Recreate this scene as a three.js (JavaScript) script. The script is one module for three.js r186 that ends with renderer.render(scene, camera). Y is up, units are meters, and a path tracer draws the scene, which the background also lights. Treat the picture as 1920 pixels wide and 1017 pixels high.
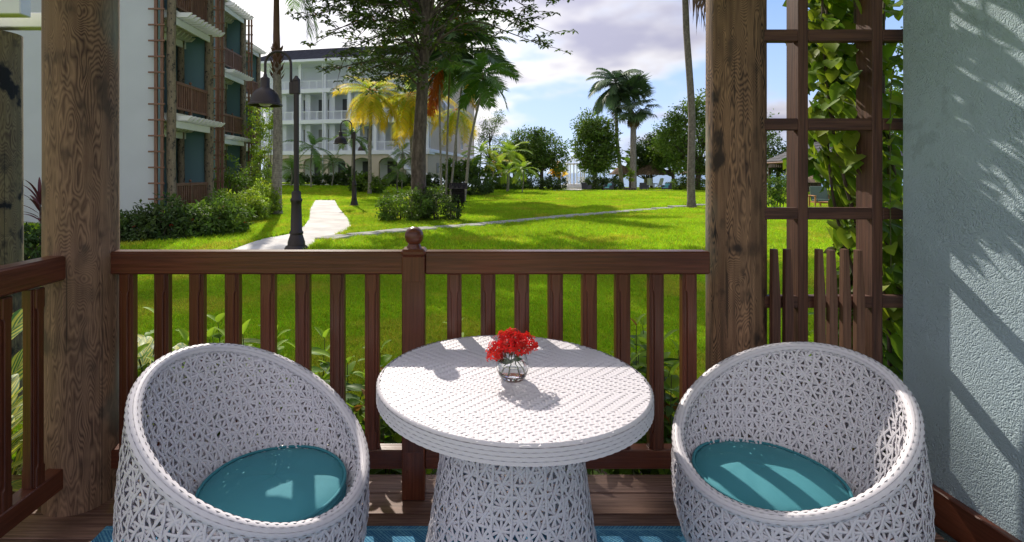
import * as THREE from 'three';
import { mergeGeometries } from 'three/addons/utils/BufferGeometryUtils.js';

// ---------------------------------------------------------------- camera, sky, sun, exposure
const scene = new THREE.Scene();
const F = 975, CX = 855, CY = 325, EYE = 1.42, IW = 1920, IH = 1017;       // lens of the photograph, in its pixels
const camera = new THREE.PerspectiveCamera(2 * Math.atan(IH / 2 / F) * 180 / Math.PI, IW / IH, 0.05, 9000);
camera.position.set(0, EYE, 0);
camera.lookAt(0, EYE, -10);
camera.setViewOffset(IW, IH, IW / 2 - CX, IH / 2 - CY, IW, IH);            // shifted lens, verticals stay vertical
const renderer = new THREE.WebGLRenderer({ antialias: true });
renderer.setSize(1024, 542);
renderer.toneMapping = THREE.LinearToneMapping;
renderer.toneMappingExposure = 1.42;
renderer.shadowMap.enabled = true;

const SUN = new THREE.Vector3(-0.295, 0.78, -1).normalize();
const sun = new THREE.DirectionalLight(new THREE.Color(1.0, 0.92, 0.80), 3.4);
sun.position.copy(SUN).multiplyScalar(120);
sun.target.position.set(0, 0, 0);
sun.castShadow = true;
sun.shadow.radius = 1.3;
sun.shadow.mapSize.set(4096, 4096);
Object.assign(sun.shadow.camera, { left: -80, right: 80, top: 80, bottom: -80, near: 1, far: 300 });
sun.shadow.camera.updateProjectionMatrix();
scene.add(sun, sun.target);

// ---------------------------------------------------------------- numbers
function rng(seed) { let a = seed >>> 0; return () => { a |= 0; a = a + 0x6D2B79F5 | 0; let t = Math.imul(a ^ a >>> 15, 1 | a); t = t + Math.imul(t ^ t >>> 7, 61 | t) ^ t; return ((t ^ t >>> 14) >>> 0) / 4294967296; }; }
const R0 = rng(7);
const PERM = (() => { const r = rng(99), p = new Float32Array(65536); for (let i = 0; i < 65536; i++) p[i] = r(); return p; })();
const hash2 = (x, y) => PERM[(x * 1619 + y * 31337 + ((x * y) & 255) * 57) & 65535];
function vnoise(x, y, px = 0, py = 0) {
  let xi = Math.floor(x), yi = Math.floor(y); const fx = x - xi, fy = y - yi;
  let x1 = xi + 1, y1 = yi + 1;
  if (px) { xi = ((xi % px) + px) % px; x1 = ((x1 % px) + px) % px; }
  if (py) { yi = ((yi % py) + py) % py; y1 = ((y1 % py) + py) % py; }
  const u = fx * fx * (3 - 2 * fx), v = fy * fy * (3 - 2 * fy);
  const a = hash2(xi, yi), b = hash2(x1, yi), c = hash2(xi, y1), d = hash2(x1, y1);
  return a + (b - a) * u + (c - a) * v + (a - b - c + d) * u * v;
}
function fbm(x, y, oct = 5, px = 0, py = 0, gain = 0.5) {
  let s = 0, a = 1, t = 0;
  for (let o = 0; o < oct; o++) { s += a * vnoise(x + o * 17 * (px ? 0 : 1), y + o * 31 * (py ? 0 : 1), px, py); t += a; x *= 2; y *= 2; px *= 2; py *= 2; a *= gain; }
  return s / t;
}
const clamp = (x, a = 0, b = 1) => Math.min(b, Math.max(a, x));
const lerp = (a, b, t) => a + (b - a) * t;
const sst = (a, b, x) => { const t = clamp((x - a) / (b - a)); return t * t * (3 - 2 * t); };
const V = (x, y, z) => new THREE.Vector3(x, y, z);
// a pixel of the photograph at a distance (metres along the view axis), and a pixel on a level
const W = (px, py, d) => V((px - CX) / F * d, EYE - (py - CY) / F * d, -d);
const GY = -0.3;
function groundHeight(x, z) {                                               // lawn: level, rising a little towards the far left building
  const d = -z;
  return GY + 0.6 * sst(33, 50, d) * sst(2, -8, x - (d - 50) * 0.1) + 0.25 * Math.exp(-((x - 12.3) ** 2 + (d - 25.6) ** 2) / 6) + 0.05 * (vnoise(x * .2 + 40, d * .2 + 9) - .5) * sst(8, 14, d);
}
function G(px, py) {                                                        // where a pixel's ray meets the lawn
  const dx = (px - CX) / F, dy = -(py - CY) / F; let d = (EYE - GY) / Math.max(0.005, -dy);
  for (let k = 0; k < 25; k++) d = lerp(d, (EYE - groundHeight(dx * d, -d)) / Math.max(0.005, -dy), 0.6);
  return V(dx * d, EYE + dy * d, -d);
}
function atD(px, d) { const x = (px - CX) / F * d; return V(x, groundHeight(x, -d), -d); }

// ---------------------------------------------------------------- sky (air and clouds only)
{
  const w = 2048, h = 1024, data = new Float32Array(w * h * 4);
  for (let j = 0; j < h; j++) for (let i = 0; i < w; i++) {
    const el = ((j + .5) / h - .5) * Math.PI, lon = ((i + .5) / w - .5) * 2 * Math.PI;
    const y = Math.sin(el), c = Math.cos(el), x = c * Math.cos(lon), z = c * Math.sin(lon);
    const yy = Math.max(y, 0), k = 1 / (yy + 0.16);
    const ca = SUN.x * x + SUN.y * y + SUN.z * z, glow = Math.pow(Math.max(ca, 0), 5), halo = Math.pow(Math.max(ca, 0), 40);
    const az = Math.atan2(x, -z) * 180 / Math.PI;                            // 0 straight ahead, right positive
    const up = sst(0, 0.5, yy);
    let r = lerp(0.40, 0.10, up), g = lerp(0.56, 0.25, up), b = lerp(0.86, 0.66, up);
    const hz = Math.exp(-yy * 16);
    r = lerp(r, 0.66, hz * .7); g = lerp(g, 0.73, hz * .7); b = lerp(b, 0.86, hz * .7);
    const u = x * k * 1.35 + 3.1, v = z * k * 1.35 + 5.7;
    const n = fbm(u, v, 6), n2 = fbm(u * 2.3 + 11, v * 2.3 + 4, 5), n3 = fbm(u * .55 + 20, v * .55 + 8, 3);
    // cover: closed towards the sun side, broken to the right; unseen clouds behind added as fill
    const side = Math.max(sst(16, -4, az) * sst(-125, -80, az), .8 * sst(85, 130, Math.abs(az)));
    const th = lerp(0.47, 0.20, Math.max(side, .75 * glow)) - 0.16 * sst(0.09, 0.20, yy) * sst(40, 22, az) + .02;
    const d = sst(th - .05, th + 0.13, n * .72 + n2 * .28 + (n3 - .5) * .3);
    const thick = sst(.36 + .14 * sst(80, 130, Math.abs(az)), .64, n2 * .45 + n * .55 + (n3 - .5) * .4 + .13 * sst(0.10, 0.22, yy) * sst(-8, 6, az));
    const lit = 0.68 + .5 * glow + .12 * sst(90, 150, Math.abs(az)) + 1.5 * halo;  // clouds behind the camera also brightened to fill the front faces
    const cr = lerp(1.0, 0.46, thick) * lit, cg = lerp(.975, 0.46, thick) * lit, cb = lerp(.96, 0.60, thick) * lit;
    const t = d * sst(-0.01, 0.09, y);
    r = lerp(r, cr, t); g = lerp(g, cg, t); b = lerp(b, cb, t);
    const a = .25 * glow * (1 - t); r += a; g += a * .95; b += a * .85;
    if (y < 0) { r = .30; g = .36; b = .42; }
    const o = (j * w + i) * 4; data[o] = r; data[o + 1] = g; data[o + 2] = b; data[o + 3] = 1;
  }
  const sky = new THREE.DataTexture(data, w, h, THREE.RGBAFormat, THREE.FloatType);
  sky.mapping = THREE.EquirectangularReflectionMapping; sky.magFilter = THREE.LinearFilter; sky.minFilter = THREE.LinearFilter; sky.needsUpdate = true;
  scene.background = sky; scene.environment = sky;
}

// ---------------------------------------------------------------- naming
const used = {};
function numbered(n) { const k = used[n] = (used[n] ?? -1) + 1; return k ? `${n}_${String(k).padStart(3, '0')}` : n; }
function tag(o, label, category, group) { if (label) o.userData.label = label; if (category) o.userData.category = category; if (group) o.userData.group = group; return o; }
function thing(name, label, category, pos, turn = 0, group) {
  const o = new THREE.Group(); o.name = numbered(name); if (pos) o.position.copy(pos); o.rotation.y = turn; scene.add(o);
  return tag(o, label, category, group);
}
function mesh(name, geo, mat, parent = scene) {
  const m = new THREE.Mesh(geo, mat); m.name = parent === scene ? numbered(name) : name; m.castShadow = m.receiveShadow = true; parent.add(m); return m;
}
function structure(o) { o.userData.kind = 'structure'; return o; }
function stuff(o) { o.userData.kind = 'stuff'; return o; }
function copyOf(o, label, pos, turn, group, s) {
  const c = o.clone(); c.name = numbered(o.name.replace(/_\d{3}$/, '')); scene.add(c); c.userData = { ...o.userData };
  if (pos) c.position.copy(pos); if (turn !== undefined) c.rotation.y = turn; if (s) c.scale.setScalar(s);
  if (label) c.userData.label = label; if (group) c.userData.group = group; return c;
}

// ---------------------------------------------------------------- mesh builder
const _a = V(), _b = V(), _c = V(), _n = V();
class MB {
  constructor(col = false) { this.p = []; this.n = []; this.u = []; this.i = []; this.c = col ? [] : null; this.m = null; this.col = [1, 1, 1]; }
  v(x, y, z, nx, ny, nz, u = 0, w = 0) {
    if (this.m) { _a.set(x, y, z).applyMatrix4(this.m); x = _a.x; y = _a.y; z = _a.z; _a.set(nx, ny, nz).transformDirection(this.m); nx = _a.x; ny = _a.y; nz = _a.z; }
    this.p.push(x, y, z); this.n.push(nx, ny, nz); this.u.push(u, w); if (this.c) this.c.push(this.col[0], this.col[1], this.col[2]);
    return this.p.length / 3 - 1;
  }
  tri(a, b, c) { this.i.push(a, b, c); return this; }
  quad(a, b, c, d) { this.i.push(a, b, c, a, c, d); return this; }
  poly(pts, uvs) {                                                          // flat polygon of 3 or 4 points
    _b.subVectors(pts[1], pts[0]); _c.subVectors(pts[2], pts[0]); _n.crossVectors(_b, _c).normalize(); const n = _n.clone();
    const id = pts.map((q, k) => this.v(q.x, q.y, q.z, n.x, n.y, n.z, uvs ? uvs[k][0] : q.x + q.z, uvs ? uvs[k][1] : q.y));
    for (let k = 2; k < id.length; k++) this.i.push(id[0], id[k - 1], id[k]);
    return this;
  }
  box(cx, cy, cz, sx, sy, sz, bev = 0, grain = -1) {                        // box with chamfered edges, uv in metres with u along the grain
    const h = [sx / 2, sy / 2, sz / 2], ctr = [cx, cy, cz], g = grain >= 0 ? grain : (h[0] >= h[1] && h[0] >= h[2] ? 0 : h[1] >= h[2] ? 1 : 2);
    const ou = R0() * 3, ov = R0() * 3, self = this;
    const P = (s, ax) => [0, 1, 2].map(k => s[k] * (k === ax ? h[k] : h[k] - bev));
    const face = (pts) => {
      const A = pts[0], B = pts[1], C = pts[2];
      let n = [(B[1] - A[1]) * (C[2] - A[2]) - (B[2] - A[2]) * (C[1] - A[1]), (B[2] - A[2]) * (C[0] - A[0]) - (B[0] - A[0]) * (C[2] - A[2]), (B[0] - A[0]) * (C[1] - A[1]) - (B[1] - A[1]) * (C[0] - A[0])];
      const l = Math.hypot(...n) || 1; n = n.map(q => q / l);
      const m = [0, 1, 2].map(k => pts.reduce((s, q) => s + q[k], 0));
      if (n[0] * m[0] + n[1] * m[1] + n[2] * m[2] < 0) { pts = pts.slice().reverse(); n = n.map(q => -q); }
      const an = n.map(Math.abs), ax = an[0] >= an[1] && an[0] >= an[2] ? 0 : an[1] >= an[2] ? 1 : 2;
      const ua = ax === g ? (g + 1) % 3 : g, va = 3 - ax - ua;
      const id = pts.map(q => self.v(q[0] + ctr[0], q[1] + ctr[1], q[2] + ctr[2], n[0], n[1], n[2], q[ua] + ou, q[va] + ov + (an[ax] < .99 ? .003 : 0)));
      for (let k = 2; k < id.length; k++) self.i.push(id[0], id[k - 1], id[k]);
    };
    for (let a = 0; a < 3; a++) for (const s of [-1, 1]) {
      const b = (a + 1) % 3, c = (a + 2) % 3;
      face([[-1, -1], [1, -1], [1, 1], [-1, 1]].map(([q, w]) => { const t = []; t[a] = s; t[b] = q; t[c] = w; return P(t, a); }));
      if (bev) for (const s2 of [-1, 1]) { const S = t => { const o = []; o[a] = s; o[b] = s2; o[c] = t; return o; }; face([P(S(-1), a), P(S(1), a), P(S(1), b), P(S(-1), b)]); }
    }
    if (bev) for (const x of [-1, 1]) for (const y of [-1, 1]) for (const z of [-1, 1]) face([P([x, y, z], 0), P([x, y, z], 1), P([x, y, z], 2)]);
    return this;
  }
  tube(pts, rad, seg = 8, us = 1, caps = true) {                            // swept round bar; rad number or array
    const N = pts.length, r = k => typeof rad === 'number' ? rad : rad[k];
    let nrm = null, len = 0, rings = [];
    for (let k = 0; k < N; k++) {
      const t = V().subVectors(pts[Math.min(k + 1, N - 1)], pts[Math.max(k - 1, 0)]).normalize();
      if (!nrm) { nrm = Math.abs(t.y) < .9 ? V(0, 1, 0) : V(1, 0, 0); }
      nrm = nrm.clone().addScaledVector(t, -nrm.dot(t)).normalize(); const bi = V().crossVectors(t, nrm);
      if (k) len += pts[k].distanceTo(pts[k - 1]);
      const ring = [];
      for (let s = 0; s <= seg; s++) {
        const a = s / seg * 2 * Math.PI, x = Math.cos(a), y = Math.sin(a);
        const nx = nrm.x * x + bi.x * y, ny = nrm.y * x + bi.y * y, nz = nrm.z * x + bi.z * y;
        ring.push(this.v(pts[k].x + nx * r(k), pts[k].y + ny * r(k), pts[k].z + nz * r(k), nx, ny, nz, s / seg * Math.max(.05, 6.28 * r(0)) * us, len * us));
      }
      if (k) for (let s = 0; s < seg; s++) this.quad(rings[k - 1][s], rings[k - 1][s + 1], ring[s + 1], ring[s]);
      rings.push(ring);
    }
    if (caps) for (const [k, s] of [[0, -1], [N - 1, 1]]) if (r(k) > .004) {
      const t = V().subVectors(pts[Math.min(k + 1, N - 1)], pts[Math.max(k - 1, 0)]).normalize().multiplyScalar(s);
      const c = this.v(pts[k].x, pts[k].y, pts[k].z, t.x, t.y, t.z), e = rings[k].map(q => { const [x, y, z] = this.p.slice(q * 3, q * 3 + 3); const sv = this.m; this.m = null; const o = this.v(x, y, z, t.x, t.y, t.z); this.m = sv; return o; });
      for (let q = 0; q < seg; q++) s > 0 ? this.tri(c, e[q], e[q + 1]) : this.tri(c, e[q + 1], e[q]);
    }
    return this;
  }
  lathe(prof, seg = 24, cx = 0, cy = 0, cz = 0, flat = false) {             // [radius, height] outline turned round the upright axis
    const nn = [];
    for (let k = 0; k < prof.length - 1; k++) { const dx = prof[k + 1][0] - prof[k][0], dy = prof[k + 1][1] - prof[k][1], l = Math.hypot(dx, dy) || 1; nn.push([dy / l, -dx / l]); }
    for (let k = 0; k < prof.length - 1; k++) {
      const smooth = (a, b) => a && b && a[0] * b[0] + a[1] * b[1] > .75 && !flat ? [a[0] + b[0], a[1] + b[1]] : b;
      const n0 = smooth(nn[k - 1], nn[k]), n1 = nn[k + 1] && nn[k][0] * nn[k + 1][0] + nn[k][1] * nn[k + 1][1] > .75 && !flat ? [nn[k][0] + nn[k + 1][0], nn[k][1] + nn[k + 1][1]] : nn[k];
      let pa, pb;
      for (let s = 0; s <= seg; s++) {
        const a = s / seg * 2 * Math.PI, c = Math.cos(a), d = Math.sin(a);
        const f = (q, n) => { const l = Math.hypot(n[0], n[1]); return this.v(cx + q[0] * c, cy + q[1], cz + q[0] * d, n[0] / l * c, n[1] / l, n[0] / l * d, s / seg * 6.28 * Math.max(.05, prof[0][0]), q[1]); };
        const A = f(prof[k], n0), B = f(prof[k + 1], n1);
        if (s) this.quad(pa, pb, B, A); pa = A; pb = B;
      }
    }
    return this;
  }
  leaf(b, d, n, len, wid, droop = .15, fold = .25) {                        // leaf of four faces, folded along its midrib
    const sx = d.y * n.z - d.z * n.y, sy = d.z * n.x - d.x * n.z, sz = d.x * n.y - d.y * n.x, w = wid / 2, f = fold * w;
    const mx = b.x + d.x * len * .5, my = b.y + d.y * len * .5 + 0, mz = b.z + d.z * len * .5;
    const B = this.v(b.x, b.y, b.z, n.x, n.y, n.z, .5, 0);
    const L = this.v(mx - sx * w + n.x * f, my - sy * w + n.y * f, mz - sz * w + n.z * f, n.x + sx * .35, n.y + sy * .35, n.z + sz * .35, 0, .5);
    const M = this.v(mx, my, mz, n.x, n.y, n.z, .5, .5);
    const Rr = this.v(mx + sx * w + n.x * f, my + sy * w + n.y * f, mz + sz * w + n.z * f, n.x - sx * .35, n.y - sy * .35, n.z - sz * .35, 1, .5);
    const T = this.v(b.x + d.x * len - n.x * len * droop, b.y + d.y * len - n.y * len * droop, b.z + d.z * len - n.z * len * droop, n.x, n.y, n.z, .5, 1);
    this.i.push(B, M, L, B, Rr, M, L, M, T, M, Rr, T); return this;
  }
  add(geo, mat) {
    const g = geo, p = g.attributes.position, n = g.attributes.normal, u = g.attributes.uv, sv = this.m, off = this.p.length / 3; this.m = mat || null;
    for (let k = 0; k < p.count; k++) this.v(p.getX(k), p.getY(k), p.getZ(k), n.getX(k), n.getY(k), n.getZ(k), u ? u.getX(k) : 0, u ? u.getY(k) : 0);
    this.m = sv;
    if (g.index) for (let k = 0; k < g.index.count; k++) this.i.push(off + g.index.getX(k)); else for (let k = 0; k < p.count; k++) this.i.push(off + k);
    return this;
  }
  geo() {
    const p = this.p, n = this.n, id = this.i;                              // faces turned the way their normals point
    for (let k = 0; k < id.length; k += 3) {
      const a = id[k] * 3, b = id[k + 1] * 3, c = id[k + 2] * 3, ux = p[b] - p[a], uy = p[b + 1] - p[a + 1], uz = p[b + 2] - p[a + 2], vx = p[c] - p[a], vy = p[c + 1] - p[a + 1], vz = p[c + 2] - p[a + 2];
      if ((uy * vz - uz * vy) * (n[a] + n[b] + n[c]) + (uz * vx - ux * vz) * (n[a + 1] + n[b + 1] + n[c + 1]) + (ux * vy - uy * vx) * (n[a + 2] + n[b + 2] + n[c + 2]) < 0) { const t = id[k + 1]; id[k + 1] = id[k + 2]; id[k + 2] = t; }
    }
    const g = new THREE.BufferGeometry();
    g.setAttribute('position', new THREE.BufferAttribute(new Float32Array(this.p), 3));
    g.setAttribute('normal', new THREE.BufferAttribute(new Float32Array(this.n), 3));
    g.setAttribute('uv', new THREE.BufferAttribute(new Float32Array(this.u), 2));
    if (this.c) g.setAttribute('color', new THREE.BufferAttribute(new Float32Array(this.c), 3));
    g.setIndex(this.p.length / 3 > 65535 ? new THREE.BufferAttribute(new Uint32Array(this.i), 1) : new THREE.BufferAttribute(new Uint16Array(this.i), 1));
    return g;
  }
  build(name, mat, parent) { return mesh(name, this.geo(), mat, parent); }
}
const curve = (pts, n = 12) => new THREE.CatmullRomCurve3(pts).getPoints(n);
const rot = (ax, ang) => new THREE.Matrix4().makeRotationAxis(ax, ang);
function onUnit(r) { const z = r() * 2 - 1, a = r() * 6.2832, s = Math.sqrt(1 - z * z); return V(s * Math.cos(a), z, s * Math.sin(a)); }

// ---------------------------------------------------------------- textures
function tex(w, h, f, rx = 1, ry = 1, srgb = false) {                       // f(u, v, i, j) -> grey or [r, g, b], linear unless srgb
  const d = new Uint8Array(w * h * 4);
  for (let j = 0; j < h; j++) for (let i = 0; i < w; i++) {
    const q = f(i / w, j / h, i, j), o = (j * w + i) * 4;
    for (let k = 0; k < 3; k++) { let c = typeof q === 'number' ? q : q[k]; if (srgb) c = c <= .0031308 ? c * 12.92 : 1.055 * Math.pow(c, 1 / 2.4) - .055; d[o + k] = clamp(c) * 255; }
    d[o + 3] = 255;
  }
  const t = new THREE.DataTexture(d, w, h, THREE.RGBAFormat);
  t.wrapS = t.wrapT = THREE.RepeatWrapping; t.magFilter = THREE.LinearFilter; t.minFilter = THREE.LinearMipmapLinearFilter; t.generateMipmaps = true; t.repeat.set(rx, ry);
  if (srgb) t.colorSpace = THREE.SRGBColorSpace; t.needsUpdate = true; return t;
}
const mix3 = (a, b, t) => [lerp(a[0], b[0], t), lerp(a[1], b[1], t), lerp(a[2], b[2], t)];
const std = (o) => new THREE.MeshStandardMaterial({ roughness: .7, metalness: 0, ...o });
const phys = (o) => new THREE.MeshPhysicalMaterial({ roughness: .7, metalness: 0, ...o });
const rgb = (r, g, b) => new THREE.Color().setRGB(r, g, b);
const M = {};

// wood: u runs along the grain, one metre by a quarter
function woodTex(light, dark, sc, seed, knots = .5) {
  return tex(1024, 256, (u, v) => {
    const w = fbm(u * 4 + seed, v * 6, 3, 4, 6) * .6;
    const g = fbm(u * 5 + seed, (v + w * .04) * 40 + seed, 4, 5, 40);
    const fine = vnoise(u * 30, v * 160, 30, 160), blot = fbm(u * 3, v * 3 + 7, 4, 3, 3);
    return mix3(dark, light, clamp((g - .5) * sc + .5 + (fine - .5) * .25 + (blot - .5) * knots));
  }, 1, 4, true);
}
const grainBump = tex(512, 256, (u, v) => fbm(u * 5, v * 60, 3, 5, 60) * .7 + fbm(u * 40, v * 40, 2, 40, 40) * .3, 1, 4);
M.rail = std({ map: woodTex([.155, .046, .023], [.082, .023, .011], 1.5, 3, .8), roughness: .29, bumpMap: grainBump, bumpScale: .0006 });
M.deck = std({ map: woodTex([.27, .155, .112], [.115, .056, .04], 1.8, 9, 1.1), roughness: .62, bumpMap: grainBump, bumpScale: .002 });
M.trellis = std({ map: woodTex([.155, .067, .042], [.065, .026, .018], 1.6, 17, 1), roughness: .6, bumpMap: grainBump, bumpScale: .001 });
M.brownWood = std({ map: woodTex([.26, .13, .078], [.11, .05, .03], 1.6, 27, .8), roughness: .6 });
M.whitePaint = std({ color: rgb(.76, .77, .74), map: tex(256, 256, (u, v) => .9 + .1 * fbm(u * 5, v * 5, 4, 5, 5), 1, 1), roughness: .5 });
M.cream = std({ color: rgb(.72, .69, .56), roughness: .6 });

// log columns: growth rings cut by the lathe show as wavy contours; stains and weathering in patches
function logTex(seed, light, mid, dark, weather, stain) {
  return tex(768, 1024, (u, v) => {
    const U = u * 6, Y = v * 12;
    let f = fbm(U * 1.1 + seed, Y * .30 + seed, 3, 7, 4) * 5.5 + fbm(U * 3 + seed, Y * 1.0, 3, 18, 12) * 1.1;
    for (let k = 0; k < 9; k++) {                                           // knots
      const kx = PERM[seed * 37 + k], ky = PERM[seed * 91 + k + 50]; let dx = Math.abs(u - kx); dx = Math.min(dx, 1 - dx); let dy = Math.abs(v - ky); dy = Math.min(dy, 1 - dy);
      f += 1.6 * Math.exp(-(dx * dx * 260 + dy * dy * 900)) * (k & 1 ? 1 : -1);
    }
    const ring = Math.abs(((f * 8.5) % 1) - .5) * 2, late = Math.pow(ring, 1.1) * (.60 + .9 * fbm(u * 7 + 2, v * 8 + seed, 3, 7, 8));
    const fib = fbm(u * 60, v * 14, 3, 60, 14), blot = fbm(u * 5 + 3, v * 9 + seed, 5, 5, 9), blot2 = fbm(u * 14, v * 26 + seed, 4, 14, 26);
    let c = mix3(light, mid, late * .95 + (fib - .5) * .8);
    c = mix3(c, dark, sst(.56, .70, blot * .35 + blot2 * .65) * .6 * stain + sst(.50, .75, blot2) * .45 * stain);
    const wx = fbm(u * 4, v * 5 + 3, 3, 4, 5) - .5 + .5 + .5 * Math.cos((u - weather[3]) * 6.283);
    c = mix3(c, [weather[0] * (.7 + .6 * fib), weather[1] * (.7 + .6 * fib), weather[2] * (.7 + .6 * fib)], .9 * sst(.88, 1.12, wx));
    const crack = vnoise(u * 90, v * 3 + seed, 90, 3); if (crack > .925) c = c.map(q => q * .40);
    return c;
  }, 1, 1, true);
}
const logBump = tex(512, 1024, (u, v) => { const c = vnoise(u * 80, v * 3, 80, 3); return fbm(u * 40, v * 10, 4, 40, 10) * .6 + .4 - (c > .95 ? .5 : 0); });
M.log1 = std({ map: logTex(3, [.29, .17, .10], [.10, .05, .029], [.045, .027, .018], [.23, .225, .17, .90], .7), roughness: .75, bumpMap: logBump, bumpScale: .004 });
M.log2 = std({ map: logTex(11, [.33, .185, .10], [.045, .021, .013], [.032, .018, .012], [.27, .255, .19, .60], .95), roughness: .75, bumpMap: logBump, bumpScale: .004 });
M.log3 = std({ map: logTex(23, [.20, .155, .075], [.09, .06, .03], [.008, .008, .007], [.15, .15, .08, .3], 1.5), roughness: .8, bumpMap: logBump, bumpScale: .004 });
M.logFar = std({ map: logTex(31, [.31, .25, .16], [.14, .105, .07], [.03, .025, .02], [.20, .19, .14, .5], 1.0), roughness: .8 });

// trowelled plaster
const plasterBump = tex(1024, 1024, (u, v) => {
  const wx = fbm(u * 30, v * 30, 3, 30, 30) * 3, a = fbm(u * 140 + wx, v * 165 + wx, 3, 140, 165), r = Math.abs(a - .5) * 2;
  const rub = sst(.55, .7, fbm(u * 3, v * 3 + 2, 3, 3, 3));
  return clamp(lerp(1 - r * 1.5, .7, rub * .4) * .8 + fbm(u * 128, v * 128, 2, 128, 128) * .2);
});
M.wall = std({ color: rgb(.51, .64, .71), map: tex(512, 512, (u, v) => { const p = fbm(u * 4, v * 4, 6, 4, 4), q = fbm(u * 40, v * 40, 3, 40, 40); return .84 + .22 * (p - .3) - .12 * sst(.62, .74, q) * sst(.5, .6, p); }, .45, .45), roughness: .85, bumpMap: plasterBump, bumpScale: .0046 });
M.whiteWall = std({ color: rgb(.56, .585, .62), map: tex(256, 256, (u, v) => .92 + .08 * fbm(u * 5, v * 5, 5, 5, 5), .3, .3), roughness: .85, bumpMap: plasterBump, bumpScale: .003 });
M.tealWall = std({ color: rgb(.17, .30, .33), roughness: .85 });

// wicker and cloth
M.wicker = phys({ color: rgb(.75, .715, .765), roughness: .42, specularIntensity: .7 });
M.wickerCore = std({ color: rgb(.62, .60, .66), roughness: .7 });
const clothBump = tex(256, 256, (u, v) => .5 + .25 * Math.sin(u * 256 * .785) + .25 * Math.sin(v * 256 * .785), 14, 14);
M.cushion = phys({ color: rgb(.055, .29, .36), map: tex(256, 256, (u, v) => .86 + .14 * fbm(u * 6, v * 6, 5, 6, 6), 1.5, 1.5), roughness: .8, sheen: .35, sheenRoughness: .5, sheenColor: rgb(.25, .5, .55), bumpMap: clothBump, bumpScale: .0004 });
M.rug = std({ map: tex(512, 512, (u, v) => {
  const w = fbm(u * 120, v * 120, 2, 120, 120), bands = Math.floor(v * 8), zz = Math.abs(((u * 8 + (bands & 1 ? v * 8 : -v * 8)) % 1 + 1) % 1 - .5) * 2, line = ((zz * 3) % 1) < .42 ? 1 : 0, seam = (v * 8) % 1 < .1 ? 1 : 0;
  return mix3([.022, .15, .31], [.13, .37, .52], clamp(line * .8 + seam + (w - .5) * .9));
}, 1.6, 1.6, true), roughness: .95, bumpMap: tex(256, 256, (u, v) => fbm(u * 64, v * 64, 2, 64, 64), 6, 6), bumpScale: .003 });
M.metalDark = std({ color: rgb(.040, .031, .027), roughness: .45, metalness: .5 });
M.black = phys({ color: rgb(.016, .013, .013), roughness: .85, specularIntensity: .4 });
M.glass = phys({ color: rgb(.97, .99, .985), transmission: 1, thickness: .05, ior: 1.5, roughness: .01 });
M.water = phys({ color: rgb(.99, 1, 1), transmission: 1, thickness: .05, ior: 1.33, roughness: 0 });

// leaves let light through
const leafMat = (r, g, b, tr = .42, gloss = .5) => phys({ color: rgb(r, g, b), vertexColors: true, roughness: .96, transmission: tr, thickness: 0, side: THREE.DoubleSide, specularIntensity: .3, clearcoat: gloss * .7, clearcoatRoughness: .45 });
M.leafDark = leafMat(.06, .115, .020, .4, .42);
M.leafMid = leafMat(.11, .21, .022, .47, .45);
M.leafLight = leafMat(.26, .40, .03, .52, .5);
M.leafYellow = leafMat(.85, .64, .03, .58, .3);
M.leafDry = leafMat(.55, .16, .03, .45, .2);
M.frond = leafMat(.095, .19, .03, .45, .45);
M.frondBlue = leafMat(.085, .145, .055, .4, .5);
M.thatch = std({ color: rgb(.24, .17, .12), vertexColors: true, roughness: .95 });
M.bark = std({ map: tex(256, 512, (u, v) => mix3([.055, .04, .03], [.17, .13, .10], clamp(fbm(u * 12, v * 9, 5, 12, 9) * 1.5 - .3)), .7, .7, true), roughness: .95, bumpMap: tex(256, 512, (u, v) => fbm(u * 14, v * 10, 5, 14, 10), .7, .7), bumpScale: .03 });
M.palmBark = std({ map: tex(256, 512, (u, v) => { const ring = Math.abs(((v * 22 + fbm(u * 4, v * 6, 2, 4, 6) * .6) % 1) - .5) * 2; return mix3([.17, .145, .12], [.42, .38, .32], clamp(fbm(u * 9, v * 18, 4, 9, 18) * 1.3 - .1 - .35 * sst(.75, 1, ring))); }, 1, .55, true), roughness: .9, bumpMap: tex(128, 512, (u, v) => 1 - sst(.7, 1, Math.abs(((v * 22) % 1) - .5) * 2), 1, .55), bumpScale: .015 });
M.greyBark = M.palmBark.clone(); M.greyBark.color = rgb(.55, .53, .50);
M.stem = std({ color: rgb(.10, .11, .035), roughness: .8 });
M.mulch = std({ map: tex(256, 256, (u, v) => mix3([.02, .012, .008], [.11, .065, .045], fbm(u * 40, v * 40, 4, 40, 40)), .8, .8, true), roughness: 1, bumpMap: tex(256, 256, (u, v) => fbm(u * 40, v * 40, 3, 40, 40), .8, .8), bumpScale: .02 });
M.concrete = std({ map: tex(512, 512, (u, v) => { const a = fbm(u * 6, v * 6, 6, 6, 6), s = fbm(u * 60, v * 60, 2, 60, 60); return mix3([.50, .475, .44], [.76, .73, .68], clamp(a * 1.6 - .3 + (s - .5) * .3)); }, .35, .35, true), roughness: .85 });
M.stone = std({ map: tex(256, 256, (u, v) => mix3([.22, .23, .19], [.45, .44, .40], clamp(fbm(u * 8, v * 8, 5, 8, 8) * 1.6 - .3)), .9, .9, true), roughness: .9 });
M.sand = std({ map: tex(256, 256, (u, v) => mix3([.50, .42, .32], [.66, .58, .47], fbm(u * 30, v * 30, 4, 30, 30)), .3, .3, true), roughness: 1 });
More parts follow.
